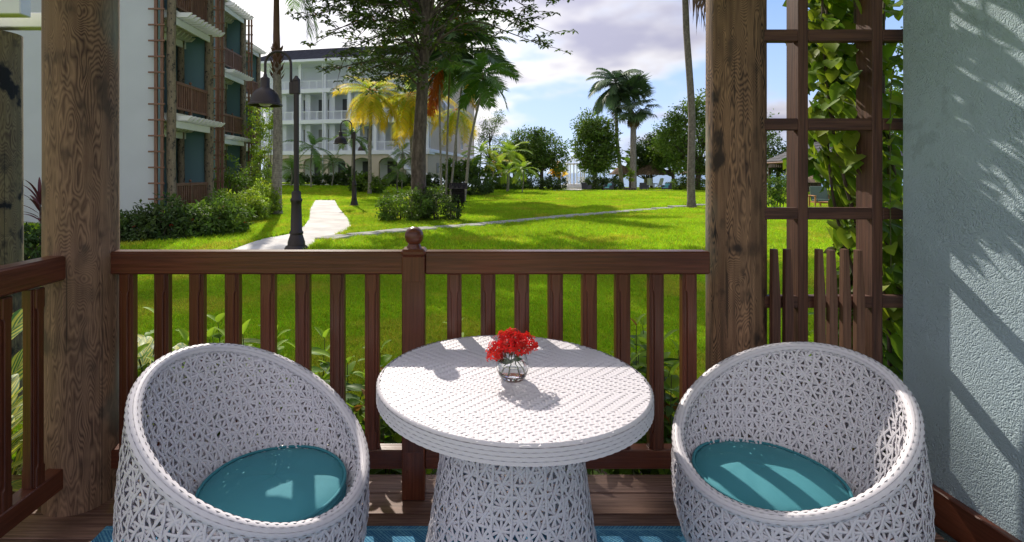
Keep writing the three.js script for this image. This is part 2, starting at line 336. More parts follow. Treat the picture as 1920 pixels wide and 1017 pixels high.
// ================================================================ THE SETTING
{ // lawn: one sheet from behind the house to the beach, finer where it rises
  const nx = 150, nz = 150, mb = new MB();
  const xs = k => { const t = k / nx * 2 - 1; return 160 * t * (0.25 + .75 * t * t); }, ds = k => -14 + (k / nz) ** 1.5 * 79;
  for (let j = 0; j <= nz; j++) for (let i = 0; i <= nx; i++) {
    const x = xs(i), z = -ds(j), e = .3, h = groundHeight(x, z);
    const n = V(groundHeight(x - e, z) - groundHeight(x + e, z), 2 * e, groundHeight(x, z - e) - groundHeight(x, z + e)).normalize();
    mb.v(x, h, z, n.x, n.y, n.z, x, z);
  }
  for (let j = 0; j < nz; j++) for (let i = 0; i < nx; i++) { const a = j * (nx + 1) + i; mb.quad(a, a + 1, a + nx + 2, a + nx + 1); }
  const lawn = phys({ specularIntensity: .03, map: tex(1024, 1024, (u, v) => {
    const f = fbm(u * 160, v * 160, 3, 160, 160), m = fbm(u * 22, v * 22, 4, 22, 22), c = fbm(u * 5, v * 5, 4, 5, 5);
    let k = mix3([.10, .18, .003], [.40, .58, .006], clamp(f * 1.5 - .25 + (m - .5) * .7 + (c - .5) * .5));
    return mix3(k, [.34, .33, .05], .3 * sst(.62, .75, m));
  }, .16, .16, true), roughness: .95, bumpMap: tex(1024, 1024, (u, v) => fbm(u * 220, v * 220, 3, 220, 220), .22, .22), bumpScale: .05 });
  structure(mb.build('lawn', lawn));
  const sandMb = new MB();
  for (const [d, y] of [[64.9, GY + .004], [74, GY - .35], [82, GY - 1.2]]) for (const x of [-200, 200]) sandMb.v(x, y, -d, 0, 1, 0, x, d);
  sandMb.quad(0, 1, 3, 2).quad(2, 3, 5, 4); structure(sandMb.build('beach', M.sand));
  const sea = new THREE.PlaneGeometry(9000, 7000); sea.rotateX(-Math.PI / 2);
  const u = sea.attributes.uv; for (let k = 0; k < u.count; k++) u.setXY(k, u.getX(k) * 9000, u.getY(k) * 7000);
  const waves = tex(256, 256, (a, b) => fbm(a * 6, b * 14, 5, 6, 14), .04, .08);
  const s = structure(mesh('sea', sea, std({ color: rgb(.10, .20, .30), roughness: .25, bumpMap: waves, bumpScale: .25 }))); s.position.set(0, GY - .85, -3570);
}
// ground strips and paths: sheets laid a little above the lawn
function ribbonSheet(left, right, lift, us = 1) {
  const mb = new MB(), n = 40, A = curve(left, n), B = curve(right, n);
  for (let k = 0; k <= n; k++) for (const [t, P] of [[0, A[k]], [.33, A[k]], [.66, A[k]], [1, B[k]]]) {
    const x = lerp(A[k].x, B[k].x, t), z = lerp(A[k].z, B[k].z, t); mb.v(x, groundHeight(x, z) + lift, z, 0, 1, 0, x * us, z * us);
  }
  for (let k = 0; k < n; k++) for (let t = 0; t < 3; t++) mb.quad(k * 4 + t, k * 4 + t + 1, k * 4 + t + 5, k * 4 + t + 4);
  return mb;
}
const pathL = [[330, 500], [440, 467], [497, 448], [541, 440], [567, 427], [579, 410], [581, 392], [589, 378], [597, 372]].map(p => G(...p)).concat([V(-7.9, 0, -40), V(-3.2, 0, -43)]);
const pathR = [[560, 500], [578, 466], [595, 453], [629, 443], [657, 427], [655, 414], [640, 396], [631, 382], [634, 373]].map(p => G(...p)).concat([V(-6.6, 0, -38.6), V(-3, 0, -41)]);
structure(ribbonSheet(pathL, pathR, .014).build('garden_path', M.concrete));
structure(ribbonSheet([atD(995, 49), atD(1045, 54), atD(1068, 57.5)], [atD(1075, 48.6), atD(1085, 53), atD(1098, 57.5)], .012).build('beach_path', M.concrete));
structure(ribbonSheet([atD(1050, 50.5), atD(1160, 50.2), atD(1350, 49)], [atD(1050, 53.5), atD(1160, 53.4), atD(1350, 52.6)], .010).build('sand_strip', M.sand));
structure(ribbonSheet([atD(480, 50.2), atD(640, 49.2), atD(745, 48)], [atD(480, 52), atD(640, 51), atD(745, 49.6)], .012).build('building_walk', M.concrete));
{ // planted bed along the deck edge
  const mb = new MB(); const P = [[-3.4, 2.2], [2.2, 2.2], [2.2, 3.15], [.6, 3.0], [-.5, 3.05], [-1.6, 3.3], [-3.4, 3.6]];
  const c = mb.v(-.6, GY + .006, -2.6, 0, 1, 0, -.6, -2.6), id = P.map(([x, d]) => mb.v(x, GY + .006, -d, 0, 1, 0, x, d));
  for (let k = 0; k < id.length; k++) mb.tri(c, id[k], id[(k + 1) % id.length]);
  structure(mb.build('planting_bed', M.mulch));
}
const STONES = [];
{ // stepping slabs across the lawn
  const o = structure(new THREE.Group()); o.name = 'stepping_stone_path'; scene.add(o);
  const pts = [[606, 452], [640, 446], [700, 440], [760, 434], [880, 425], [990, 414.5], [1116, 403], [1200, 396], [1286, 387.5], [1330, 385]].map(p => G(...p));
  const c = new THREE.CatmullRomCurve3(pts), n = Math.round(c.getLength() / .96), r = rng(5);
  const gs = [0, 1, 2, 3].map(k => new MB().box(0, 0, 0, .90 - .05 * (k % 2), .09, .60 + .06 * (k > 1), .012).geo());
  for (let k = 0; k < n; k++) {
    const t = (k + .5) / n, p = c.getPointAt(t), d = c.getTangentAt(t), m = mesh('paving_stone', gs[k % 4], M.stone, o); STONES.push([p.x, -p.z]);
    m.position.set(p.x, groundHeight(p.x, p.z) + .018, p.z); m.rotation.set((r() - .5) * .02, Math.atan2(-d.z, d.x) + (r() - .5) * .08, (r() - .5) * .02);
  }
}
// ---------------------------------------------------------------- veranda deck, walls, roof
{
  const deck = structure(new THREE.Group()); deck.name = 'veranda_deck'; scene.add(deck);
  const mats = [0, 1, 2].map(k => { const m = M.deck.clone(); m.color = rgb(...[[1, 1, 1], [.85, .8, .8], [1.12, 1.05, 1]][k]); return m; });
  let d = 2.452, k = 0;
  while (d > -1.2) { const g = new MB().box(0, 0, 0, 4.1, .035, .140, .003, 0).geo(), m = mesh('deck_board', g, mats[(k * 7 + (k >> 1)) % 3], deck); m.position.set(-.15, -.0175 + (k % 3 - 1) * .0008, -(d - .07)); d -= .146; k++; }
  new MB().box(-.15, -.17, -2.40, 4.1, .20, .04, .003).box(-.15, -.17, -1.2, 4.1, .2, .05).build('deck_joist', M.deck, deck);
  const wall = thing('stucco_wall', 'pale blue rough plastered wall with sunlit streaks, at the right end of the veranda', 'wall', V(2.09, 0, 0));
  new MB().box(0, 1.25, -.55, .26, 3.5, 3.48, .012, 1).build('plaster', M.wall, wall);
  new MB().box(-.146, .0735, -.55, .032, .147, 3.46, .004).build('baseboard', M.rail, wall);
  const roof = thing('veranda_roof', 'unseen wooden roof over the front of the veranda, cut short to let in sky light', 'roof', V(0, 2.78, 0));
  new MB().box(.1, .06, -1.80, 5.0, .08, 1.70, .004).build('ceiling', M.cream, roof);  // unseen roof, cut short so more sky light reaches the chair fronts
  new MB().box(.1, -.07, -2.42, 4.6, .18, .10, .004).build('beam', M.whitePaint, roof);
  for (let q = 0; q < 16; q++) new MB().box(-2.1 + q * .28, .14, -2.75, .05, .10, .70, .004, 2).build('rafter', M.whitePaint, roof);
}
// ---------------------------------------------------------------- log columns
function logColumn(name, label, x, z, r, y0, y1, mat, seed, group) {
  const o = thing(name, label, 'column', V(x, y0, z)), g = new MB(), n = 36, hN = 40, H = y1 - y0;
  for (let j = 0; j <= hN; j++) for (let i = 0; i <= n; i++) {
    const a = i / n * 6.2832, y = j / hN * H, ca = Math.cos(a), sa = Math.sin(a);
    const rr = r * (1 + .02 * (1 - y / H)) * (1 + .03 * (fbm(i / n * 5 + seed, y * 1.3 + seed, 3, 5, 0) - .5) + .012 * (vnoise(i / n * 18, y * 2 + seed, 18, 0) - .5));
    g.v(ca * rr, y, sa * rr, ca, 0, sa, i / n, y / 2.6);
  }
  for (let j = 0; j < hN; j++) for (let i = 0; i < n; i++) { const q = j * (n + 1) + i; g.quad(q, q + n + 1, q + n + 2, q + 1); }
  const geo = g.geo(); geo.computeVertexNormals();
  { const nn = geo.attributes.normal; for (let j = 0; j <= hN; j++) { const q = j * (n + 1), e = q + n; const ax = nn.getX(q) + nn.getX(e), ay = nn.getY(q) + nn.getY(e), az = nn.getZ(q) + nn.getZ(e), l = Math.hypot(ax, ay, az); nn.setXYZ(q, ax / l, ay / l, az / l); nn.setXYZ(e, ax / l, ay / l, az / l); } }
  mesh('log', geo, mat, o); return o;
}
logColumn('log_column', 'thick reddish brown log column at the left end of the railing', -1.645, -2.285, .139, 0, 2.8, M.log1, 1);
logColumn('log_column', 'thick mottled brown log column between the railing and the trellis', 1.312, -2.44, .1255, -.02, 2.8, M.log2, 5);
logColumn('log_column', 'yellowish log column with black stains, standing at the far left edge', -3.20, -3.57, .175, GY, 2.38, M.log3, 9);
{
  const o = thing('timber_beam', 'white painted beam resting on the stained log column at the upper left corner', 'beam', V(-3.25, 2.45, -3.5));
  new MB().box(-.25, .14, .13, 1.42, .30, .09, .006).build('beam', M.whitePaint, o);
  new MB().box(-.1, .02, -.10, 1.28, .10, .09, .005).build('lower_beam', M.whitePaint, o);
}
// ---------------------------------------------------------------- railings
function balusterGeo(h, w = .064, t = .034) {                              // flat board with a stepped edge and a raised, shouldered centre strip
  const mb = new MB(); mb.box(0, h / 2, 0, w, h, t, .002, 1);
  for (const s of [1, -1]) {
    mb.box(0, h / 2, s * (t / 2 + .0022), w - .013, h - .002, .0044, .0015, 1);
    const sh = new THREE.Shape(), a = .019, b = .0115, y0 = .072, y1 = .100; sh.moveTo(-a, .003); sh.lineTo(a, .003); sh.lineTo(a, y0); sh.quadraticCurveTo(b, y0 + .006, b, y1); sh.lineTo(b, h - y1); sh.quadraticCurveTo(b, h - y0 - .006, a, h - y0); sh.lineTo(a, h - .003); sh.lineTo(-a, h - .003); sh.lineTo(-a, h - y0); sh.quadraticCurveTo(-b, h - y0 - .006, -b, h - y1); sh.lineTo(-b, y1); sh.quadraticCurveTo(-b, y0 + .006, -a, y0);
    const g = new THREE.ExtrudeGeometry(sh, { depth: .006, bevelEnabled: true, bevelThickness: .0025, bevelSize: .0025, bevelSegments: 1, curveSegments: 4 }), u = g.attributes.uv, p = g.attributes.position; for (let k = 0; k < u.count; k++) u.setXY(k, p.getY(k), p.getX(k));
    mb.add(g, new THREE.Matrix4().makeRotationY(s > 0 ? 0 : Math.PI).multiply(new THREE.Matrix4().makeTranslation(0, 0, t / 2 + .0046)));
  }
  return mb.geo();
}
M.railTones = [1, .82, 1.15, .95].map(k => { const m = M.rail.clone(); m.color = rgb(k, k * .98, k * .97); return m; });
const balG = [0, 1].map(() => balusterGeo(.77));
{
  const o = thing('veranda_railing', 'dark brown wooden railing with flat balusters across the front of the deck', 'railing', V(0, 0, -2.30));
  new MB().box(-.868, 1.028, 0, 1.30, .10, .070, .006).build('top_rail', M.rail, o);
  new MB().box(.487, 1.028, 0, 1.245, .10, .070, .006).build('top_rail', M.rail, o);
  new MB().box(-.868, .168, 0, 1.30, .084, .060, .004).build('bottom_rail', M.rail, o);
  new MB().box(.487, .168, 0, 1.245, .084, .060, .004).build('bottom_rail', M.rail, o);
  const X = [236, 302, 368, 434.5, 501.5, 567, 632, 697.5, 852, 915.5, 979, 1042, 1106, 1168.5, 1231, 1293.5];
  X.forEach((px, k) => { const m = mesh('baluster', balG[k & 1], M.railTones[(k * 5 + (k >> 1)) % 4], o); m.position.set((px - CX) / F * 2.285, .209, (k % 3 - 1) * .0012); m.rotation.y = ((k * 7) % 5 - 2) * .012; });
  const nx = (775 - CX) / F * 2.255, nw = new THREE.Group(); nw.name = 'newel_post'; nw.position.set(nx, 0, 0); o.add(nw);
  const p = new MB(); p.box(0, .53, 0, .100, 1.06, .100, .004); p.box(0, 1.074, 0, .108, .03, .108, .010); p.lathe([[.001, 1.086], [.034, 1.089], [.03, 1.1], [.026, 1.108]], 20);
  const body = p.build('post', M.rail, nw);
  new MB().box(0, .58, .0505, .072, .74, .003, .001).build('panel', M.rail, nw);
  const prof = []; for (let k = 0; k <= 14; k++) { const a = -Math.PI / 2 + k / 14 * Math.PI; prof.push([Math.max(.0005, .042 * Math.cos(a)), 1.142 + .042 * Math.sin(a)]); }
  new MB().lathe(prof, 28).build('finial', M.rail, nw);
}
{
  const o = thing('side_railing', 'dark brown wooden railing running along the left edge of the deck', 'railing', V(-1.655, 0, 0));
  new MB().box(0, 1.028, -1.22, .080, .10, 1.88, .008).build('top_rail', M.rail, o);
  new MB().box(0, .158, -1.22, .066, .084, 1.88, .004).build('bottom_rail', M.rail, o);
  for (const d of [2.035, 1.885, 1.735, 1.585, 1.435, 1.285, 1.135]) { const m = mesh('baluster', balG[0], M.rail, o); m.position.set(0, .199, -d); m.rotation.y = Math.PI / 2; }
}
// ---------------------------------------------------------------- trellis and pickets
{
  const o = thing('trellis', 'brown wooden trellis of crossing bars between log column and plaster wall', 'trellis', V(0, 0, -2.34));
  const pA = (1507 - CX) / F * 2.34, pB = (1646.5 - CX) / F * 2.34;
  new MB().box(pA, 1.2, -.044, .045, 3.1, .088, .003).build('post', M.trellis, o);
  new MB().box(pB, 1.2, -.050, .047, 3.1, .100, .003).build('post', M.trellis, o);
  for (const y of [2.44, 2.042, 1.641, 1.238, .839, .44, .06]) for (const [a, b] of [[1.37, pA - .0235], [pA + .0235, pB - .0245], [pB + .0245, 2.10]]) new MB().box((a + b) / 2, y, -.021, b - a, .053, .042, .003).build('bar', M.trellis, o);
}
{
  const o = thing('picket_gate', 'low picket gate of six tapered brown boards in front of the trellis', 'gate', V(0, 0, -2.310));
  for (const [k, px] of [1456, 1480.5, 1540.5, 1563.5, 1588.5, 1614.5].entries()) {
    const x = (px - CX) / F * 2.30, w = .036, t = .024, top = 1.083 - (k > 1 ? .004 * (k % 2) : 0), mb = new MB(), n = .012, y1 = top - .22;
    const L = [[-w / 2, .08], [w / 2, .08], [w / 2, y1], [w / 2 - n, top], [-w / 2 + .002, top], [-w / 2, y1]];
    const f = L.map(q => V(q[0], q[1], t / 2)), b = L.map(q => V(q[0], q[1], -t / 2));
    mb.poly([f[0], f[1], f[2], f[5]], [f[0], f[1], f[2], f[5]].map(q => [q.y, q.x])).poly([f[5], f[2], f[3], f[4]], [f[5], f[2], f[3], f[4]].map(q => [q.y, q.x])).poly([b[5], b[2], b[1], b[0]]).poly([b[4], b[3], b[2], b[5]]);
    for (let q = 0; q < 6; q++) { const e = (q + 1) % 6; mb.poly([b[q], b[e], f[e], f[q]].map(p => p.clone()), [[b[q].y, 0], [b[e].y, 0], [f[e].y, .055], [f[q].y, .055]]); }
    const m = mesh('picket', mb.geo(), k < 2 ? M.trellis : M.brownWood, o); m.position.x = x;
  }
  new MB().box(1.60, .25, -.022, .46, .07, .014, .003).build('gate_rail', M.trellis, o);
}
// ================================================================ WICKER FURNITURE
// flat strips following straight lines of six directions over an unrolled surface: twelve-pointed stars on a triangular grid
function starWeave(S, Lx, Ly, ok, a, w, flip = 1) {                         // S(s, t) -> point; Lx round the body (closed), Ly up
  const mb = new MB(), th = .0016, cols = Lx / (a * Math.sqrt(3) / 2), e = .002;
  const P0 = V(), P1 = V(), P2 = V(), Nn = V(), D = V(), B = V();
  const at = (s, t, out) => S(s, t, out);
  const families = [];
  const h = a * Math.sqrt(3) / 2;                                           // column spacing; nodes at (k h, (j + k/2) a)
  families.push({ d: [0, 1], step: h, along: a, lay: 0 }, { d: [Math.sqrt(3) / 2, .5], step: h, along: a, lay: 1 }, { d: [Math.sqrt(3) / 2, -.5], step: h, along: a, lay: 2 });
  families.push({ d: [1, 0], step: a / 2, along: 2 * h, lay: 3 }, { d: [.5, Math.sqrt(3) / 2], step: a / 2, along: 2 * h, lay: 4 }, { d: [.5, -Math.sqrt(3) / 2], step: a / 2, along: 2 * h, lay: 5 }, { d: [0, 1], step: h, along: a, lay: 6, off: h / 2 });
  for (const f of families) {
    const off = f.off || 0, [dx, dy] = f.d, nx = -dy, ny = dx, R = Math.hypot(Lx, Ly);
    // lines through the origin's node, spaced f.step, walked until they leave the patch
    const c = [[0, 0], [Lx, 0], [0, Ly], [Lx, Ly]].map(q => q[0] * nx + q[1] * ny), k0 = Math.floor(Math.min(...c) / f.step) - 1, k1 = Math.ceil(Math.max(...c) / f.step) + 1;
    for (let k = k0; k <= k1; k++) {
      let prev = null; const ds = .0125, n = Math.ceil(R * 1.0 / ds);
      const bx = nx * (k * f.step + off), by = ny * (k * f.step + off), hsh = PERM[(k * 131 + f.lay * 977 + 70000) & 65535] - .5, jit = hsh * .0016;
      for (let q = -n; q <= n; q++) {
        const wv = .0042 * (vnoise(q * ds * 5 + k * 3.7, f.lay * 9.1 + k * 1.3) - .5) * 2 + hsh * .003, s = bx + dx * q * ds + nx * wv, t = by + dy * q * ds + ny * wv;
        if (s < -1e-6 || s > Lx + .013 || t < 0 || t > Ly || !ok(s, t)) { prev = null; continue; }
        at(s, t, P0); at(s + e * dx, t + e * dy, P1); at(s - e * nx, t - e * ny, P2);
        D.subVectors(P1, P0).normalize(); B.subVectors(P0, P2).normalize(); Nn.crossVectors(D, B).normalize().multiplyScalar(flip); B.crossVectors(Nn, D);
        const lift = .0010 * f.lay + .0022 * Math.sin(q * ds / f.along * 6.2832 + k * 2.1 + f.lay) + jit;
        const x = P0.x + Nn.x * lift, y = P0.y + Nn.y * lift, z = P0.z + Nn.z * lift, W2 = w / 2;
        const row = [];
        for (const [ss, tt, m] of [[-1, 0, .35], [0, th * .8, 0], [1, 0, -.35]]) row.push(mb.v(x + B.x * W2 * ss + Nn.x * tt, y + B.y * W2 * ss + Nn.y * tt, z + B.z * W2 * ss + Nn.z * tt, Nn.x - B.x * m, Nn.y - B.y * m, Nn.z - B.z * m, q * ds, ss * W2));
        row.push(mb.v(x + B.x * W2 - Nn.x * th, y + B.y * W2 - Nn.y * th, z + B.z * W2 - Nn.z * th, -Nn.x, -Nn.y, -Nn.z), mb.v(x - B.x * W2 - Nn.x * th, y - B.y * W2 - Nn.y * th, z - B.z * W2 - Nn.z * th, -Nn.x, -Nn.y, -Nn.z));
        if (prev) for (const [i, j] of [[0, 1], [1, 2], [3, 4]]) { mb.quad(prev[i], prev[j], row[j], row[i]); }
        prev = row;
      }
    }
  }
  return mb;
}
// rows of short lapped strips round a rim or along an edge: P(u, a) -> point, u along (closed, length L), a across
function lappedRows(mb, path, L, rows, cell, w, lift, herring = 0) {
  const P = V(), A = V(), B = V(), N = V(), n = Math.round(L / cell);
  for (const [ri, a] of rows.entries()) for (let k = 0; k < n; k++) {
    const u0 = (k + (ri % 2) * .5 + herring * ri * .25) / n, u1 = u0 + 1.12 / n, q = [];
    for (let j = 0; j <= 3; j++) {
      const u = lerp(u0, u1, j / 3), up = lift * (.25 + 1.0 * Math.sin(Math.PI * clamp(j / 3 * .92 + .06)));
      for (const s of [-1, 1]) {
        const aa = a + s * w / 2 + herring * (j / 3 - .5) * w * .5; path(u, aa, P, N);
        q.push(mb.v(P.x + N.x * up, P.y + N.y * up, P.z + N.z * up, N.x, N.y, N.z, u * L, aa));
      }
    }
    for (let j = 0; j < 3; j++) mb.quad(q[j * 2], q[j * 2 + 1], q[j * 2 + 3], q[j * 2 + 2]);
    // ends and sides of the strip, turned down
    path(u0, a - w / 2, P, N); const d0 = mb.v(P.x - N.x * .002, P.y - N.y * .002, P.z - N.z * .002, N.x, N.y, N.z); path(u0, a + w / 2, P, N); const d1 = mb.v(P.x - N.x * .002, P.y - N.y * .002, P.z - N.z * .002, N.x, N.y, N.z);
    mb.quad(d0, d1, q[1], q[0]);
  }
}
// ---- tub chair: an egg-shaped body cut by a slanting plane, double walled, woven in stars
const CH = { r: .335, h0: .590, sl: .538 };
function chairRim(th, out) { const x = CH.r * Math.cos(th), z = CH.r * Math.sin(th); return out.set(x, CH.h0 - CH.sl * z, z); }
const outerPt = (th, v, out) => {                                           // v 0 at the floor, 1 at the rim
  chairRim(th, out); const c = Math.cos(th), s = Math.sin(th), q = v, b = .052 * Math.sin(Math.PI * Math.pow(clamp(q), .85));
  const rx = lerp(.27, .345, q) + b;
  return out.set(rx * c, out.y * q, rx * s - .055 * (1 - q));
};
const innerPt = (th, v, out) => {                                           // v 0 at the seat, 1 at the rim
  chairRim(th, out); const c = Math.cos(th), s = Math.sin(th), rx = lerp(.245, .322, Math.pow(clamp(v), .8)) + .018 * Math.sin(Math.PI * v);
  return out.set(rx * c, lerp(.345, out.y - .006, v), rx * s + .045 * (1 - v));
};
function woven(pt, Rr, a, flip, w) {
  const n = 128, Ms = [], p = V(), q = V(); let mx = 0;
  for (let k = 0; k <= n; k++) { let L = 0; pt(k / n * 6.2832, 0, p); for (let j = 1; j <= 24; j++) { pt(k / n * 6.2832, j / 24, q); L += q.distanceTo(p); p.copy(q); } Ms.push(L); mx = Math.max(mx, L); }
  const Lx = 2 * Math.PI * Rr, len = s => { const k = (((s / Lx) % 1) + 1) % 1 * n, i = Math.min(n - 1, Math.floor(k)); return lerp(Ms[i], Ms[i + 1], k - i); };
  return starWeave((s, t, out) => pt(s / Lx * 6.2832, t / len(s), out), Lx, mx, (s, t) => t < len(s), a, w || .0078, flip);
}
function makeChair() {
  const o = thing('wicker_chair', 'white woven tub chair with a teal cushion, left of the round table', 'chair', V(-.648, 0, -1.688), 69 * Math.PI / 180, 'wicker tub chairs on the veranda');
  const cols = 40, Rr = .345, a = 2 * Math.PI * Rr / cols / (Math.sqrt(3) / 2);
  stuff(woven(outerPt, Rr, a, -1).build('outer_weave', M.wicker, o));
  const Ri = .300, ai = 2 * Math.PI * Ri / 36 / (Math.sqrt(3) / 2);
  stuff(woven(innerPt, Ri, ai, 1).build('inner_weave', M.wicker, o));
  // rim: core and plaited strips
  const C = [], n = 96, p = V(); for (let k = 0; k <= n; k++) C.push(chairRim(k / n * 6.2832, V()));
  const rr = .0162, T = V(), up = V(), side = V();
  new MB().tube(C, rr - .003, 10, 1, false).build('rim_core', M.wickerCore, o);
  const L = 2.25, path = (u, aa, P, N) => {
    const th = u * 6.2832; chairRim(th, P); chairRim(th + .01, T).sub(P).normalize(); side.set(Math.cos(th), 0, Math.sin(th)); up.crossVectors(side, T).normalize(); if (up.y < 0) up.negate(); side.crossVectors(T, up); if (side.x * Math.cos(th) + side.z * Math.sin(th) < 0) side.negate();
    const g = aa / rr, c = Math.cos(g), s = Math.sin(g); N.set(up.x * c + side.x * s, up.y * c + side.y * s, up.z * c + side.z * s); P.addScaledVector(N, rr * (1 + .15 * Math.abs(s)));
  };
  const mb = new MB(), rows = []; for (let k = -5; k <= 4; k++) rows.push((k + .5) * .0098);
  lappedRows(mb, path, L, rows, .026, .0092, .0032);
  stuff(mb.build('plaited_rim', M.wicker, o));
  const seat = new MB(); seat.lathe([[.25, .30], [.25, .345], [.001, .346]], 40, 0, 0, .045); seat.build('seat_base', M.wickerCore, o);
  return o;
}
const chairA = makeChair(); chairA.scale.setScalar(1.0187);
copyOf(chairA, 'white woven tub chair with a teal cushion, beside the plaster wall', V(1.113, 0, -1.76), -64.8 * Math.PI / 180, undefined, .991);
function makeCushion(label, pos, turn, s) {
  const o = thing('seat_cushion', label, 'cushion', pos, turn, 'round teal seat cushions'), prof = [], r = .232, h = .062;
  const P = [[.001, .004], [.10, .002], [.19, .0], [.215, .003], [r - .002, .012], [r + .001, .022], [r + .001, .036], [r - .004, .045], [.216, .0515], [.19, .060], [.13, .070], [.06, .075], [.0005, .076]];
  const mb = new MB(), n = 64; let prev = null;
  const pts = new THREE.CatmullRomCurve3(P.map(q => V(q[0], q[1], 0))).getPoints(46).map(q => [Math.max(.0004, q.x), q.y]);
  for (const [x, y] of pts) { const row = []; for (let k = 0; k <= n; k++) { const t = k / n * 6.2832, w = .0026 * (fbm(Math.cos(t) * 3 + x * 14 + 5, Math.sin(t) * 3 + y * 20 + 9, 3) - .5) * 2 + .0014 * Math.sin(t * 37 + 2 * Math.sin(t * 3)) * sst(.15, .23, x) ; row.push(mb.v(x * Math.cos(t), y + w, x * Math.sin(t), 0, 1, 0, x * Math.cos(t), x * Math.sin(t) + y)); } if (prev) for (let k = 0; k < n; k++) mb.quad(prev[k], row[k], row[k + 1], prev[k + 1]); prev = row; }
  const g = mb.geo(); g.computeVertexNormals(); mesh('cover', g, M.cushion, o);
  for (const y of [.0500, .008]) { const c = []; for (let k = 0; k <= 72; k++) { const t = k / 72 * 6.2832; c.push(V((r - .001) * Math.cos(t), y + .0012 * Math.sin(t * 5), (r - .001) * Math.sin(t))); } new MB().tube(c, .0055, 7, 1, false).build('piping', M.cushion, o); }
  o.scale.setScalar(s); return o;
}
makeCushion('round teal seat cushion with square sun patches in the left wicker chair', V(-.602, .347, -1.715), .3, 1.0).rotation.z = .0;
makeCushion('round teal seat cushion with slanting sun stripes in the right wicker chair', V(1.068, .337, -1.782), 1.3, 1.0);
// ---- round table
{
  const o = thing('wicker_table', 'round white woven table with a herringbone top between the two chairs', 'table', V(.186, 0, -1.75));
  const R = .447, top = .737, mb = new MB(), w = .0110, n = Math.floor(R / w), wob = .0010;
  // twill: each strip passes over two and under two, the step turning back every 14 strips
  const phase = (i, j) => { const per = 24, tri = Math.abs(((j % per) + per) % per - per / 2); return (((i + tri) % 4) + 4) % 4; };
  for (const dir of [0, 1]) for (let i = -n; i <= n; i++) {
    const c = i * w; let prev = null, m = Math.floor(Math.sqrt(Math.max(0, (R - .006) ** 2 - c * c)) / w * 2);
    if (m < 2) continue;
    const jit = (R0() - .5) * .0005;
    for (let q = -m; q <= m; q++) {
      const u = q * w / 2, j = Math.floor(q / 2), f = (q & 1) ? 1 : 0;
      const over = (jj) => { const p = dir ? phase(i, jj) : phase(jj, i); return dir ? (p < 2 ? 1 : -1) : (p < 2 ? -1 : 1); };
      const lift = f ? (over(j) + 0) * wob : (over(j) + over(j - 1)) / 2 * wob;
      const slope = f ? (over(j + 1) - over(j - 1)) * .5 * wob / w * .6 : (over(j) - over(j - 1)) * wob / w;
      const y = top - .0018 + lift + jit, hw = w * .492, row = [];
      for (const s of [-1, 0, 1]) {
        const a = c + s * hw, yy = y + (s ? -.0006 : .0003), P = dir ? [a, yy, u] : [u, yy, a], nn = dir ? [s * .22, 1, -slope] : [-slope, 1, s * .22], l = Math.hypot(...nn);
        row.push(mb.v(P[0], P[1], P[2], nn[0] / l, nn[1] / l, nn[2] / l, P[0], P[2]));
      }
      if (prev) for (let s = 0; s < 2; s++) mb.quad(prev[s], row[s], row[s + 1], prev[s + 1]);
      prev = row;
    }
  }
  stuff(mb.build('herringbone_top', M.wicker, o));
  new MB().lathe([[.20, .680], [R - .012, .682], [R - .004, .690], [R - .003, top - .016], [R - .012, top - .0040], [.001, top - .0028]], 72).build('table_core', M.wickerCore, o);
  const ed = new MB(), P = (u, aa, p, N) => { const t = u * 6.2832, c = Math.cos(t), s = Math.sin(t), k = clamp((aa - .046) / .014), rr = R - .012 * k * k, yy = .684 + Math.min(aa, .046) + clamp(aa - .046, 0, .02) * .8 * (1 - .4 * k); const ny = .1 + .9 * k; const l = Math.hypot(1 - .5 * k, ny); p.set(rr * c, yy, rr * s); N.set(c * (1 - .5 * k) / l, ny / l, s * (1 - .5 * k) / l); };
  lappedRows(ed, P, 2 * Math.PI * R, [.006, .0175, .029, .0405, .053], .027, .0106, .0024);
  stuff(ed.build('lapped_edge', M.wicker, o));
  const prof = (t, out, th) => { const k = clamp(t / .68), r = lerp(.325, .207, Math.pow(k, .72)); return out.set(r * Math.cos(th), t, r * Math.sin(th)); };
  const Lx = 2 * Math.PI * .245, a = Lx / 28 / (Math.sqrt(3) / 2);
  stuff(starWeave((s, t, out) => prof(t, out, s / Lx * 6.2832), Lx, .685, () => true, a, .0078, -1).build('woven_pedestal', M.wicker, o));
}
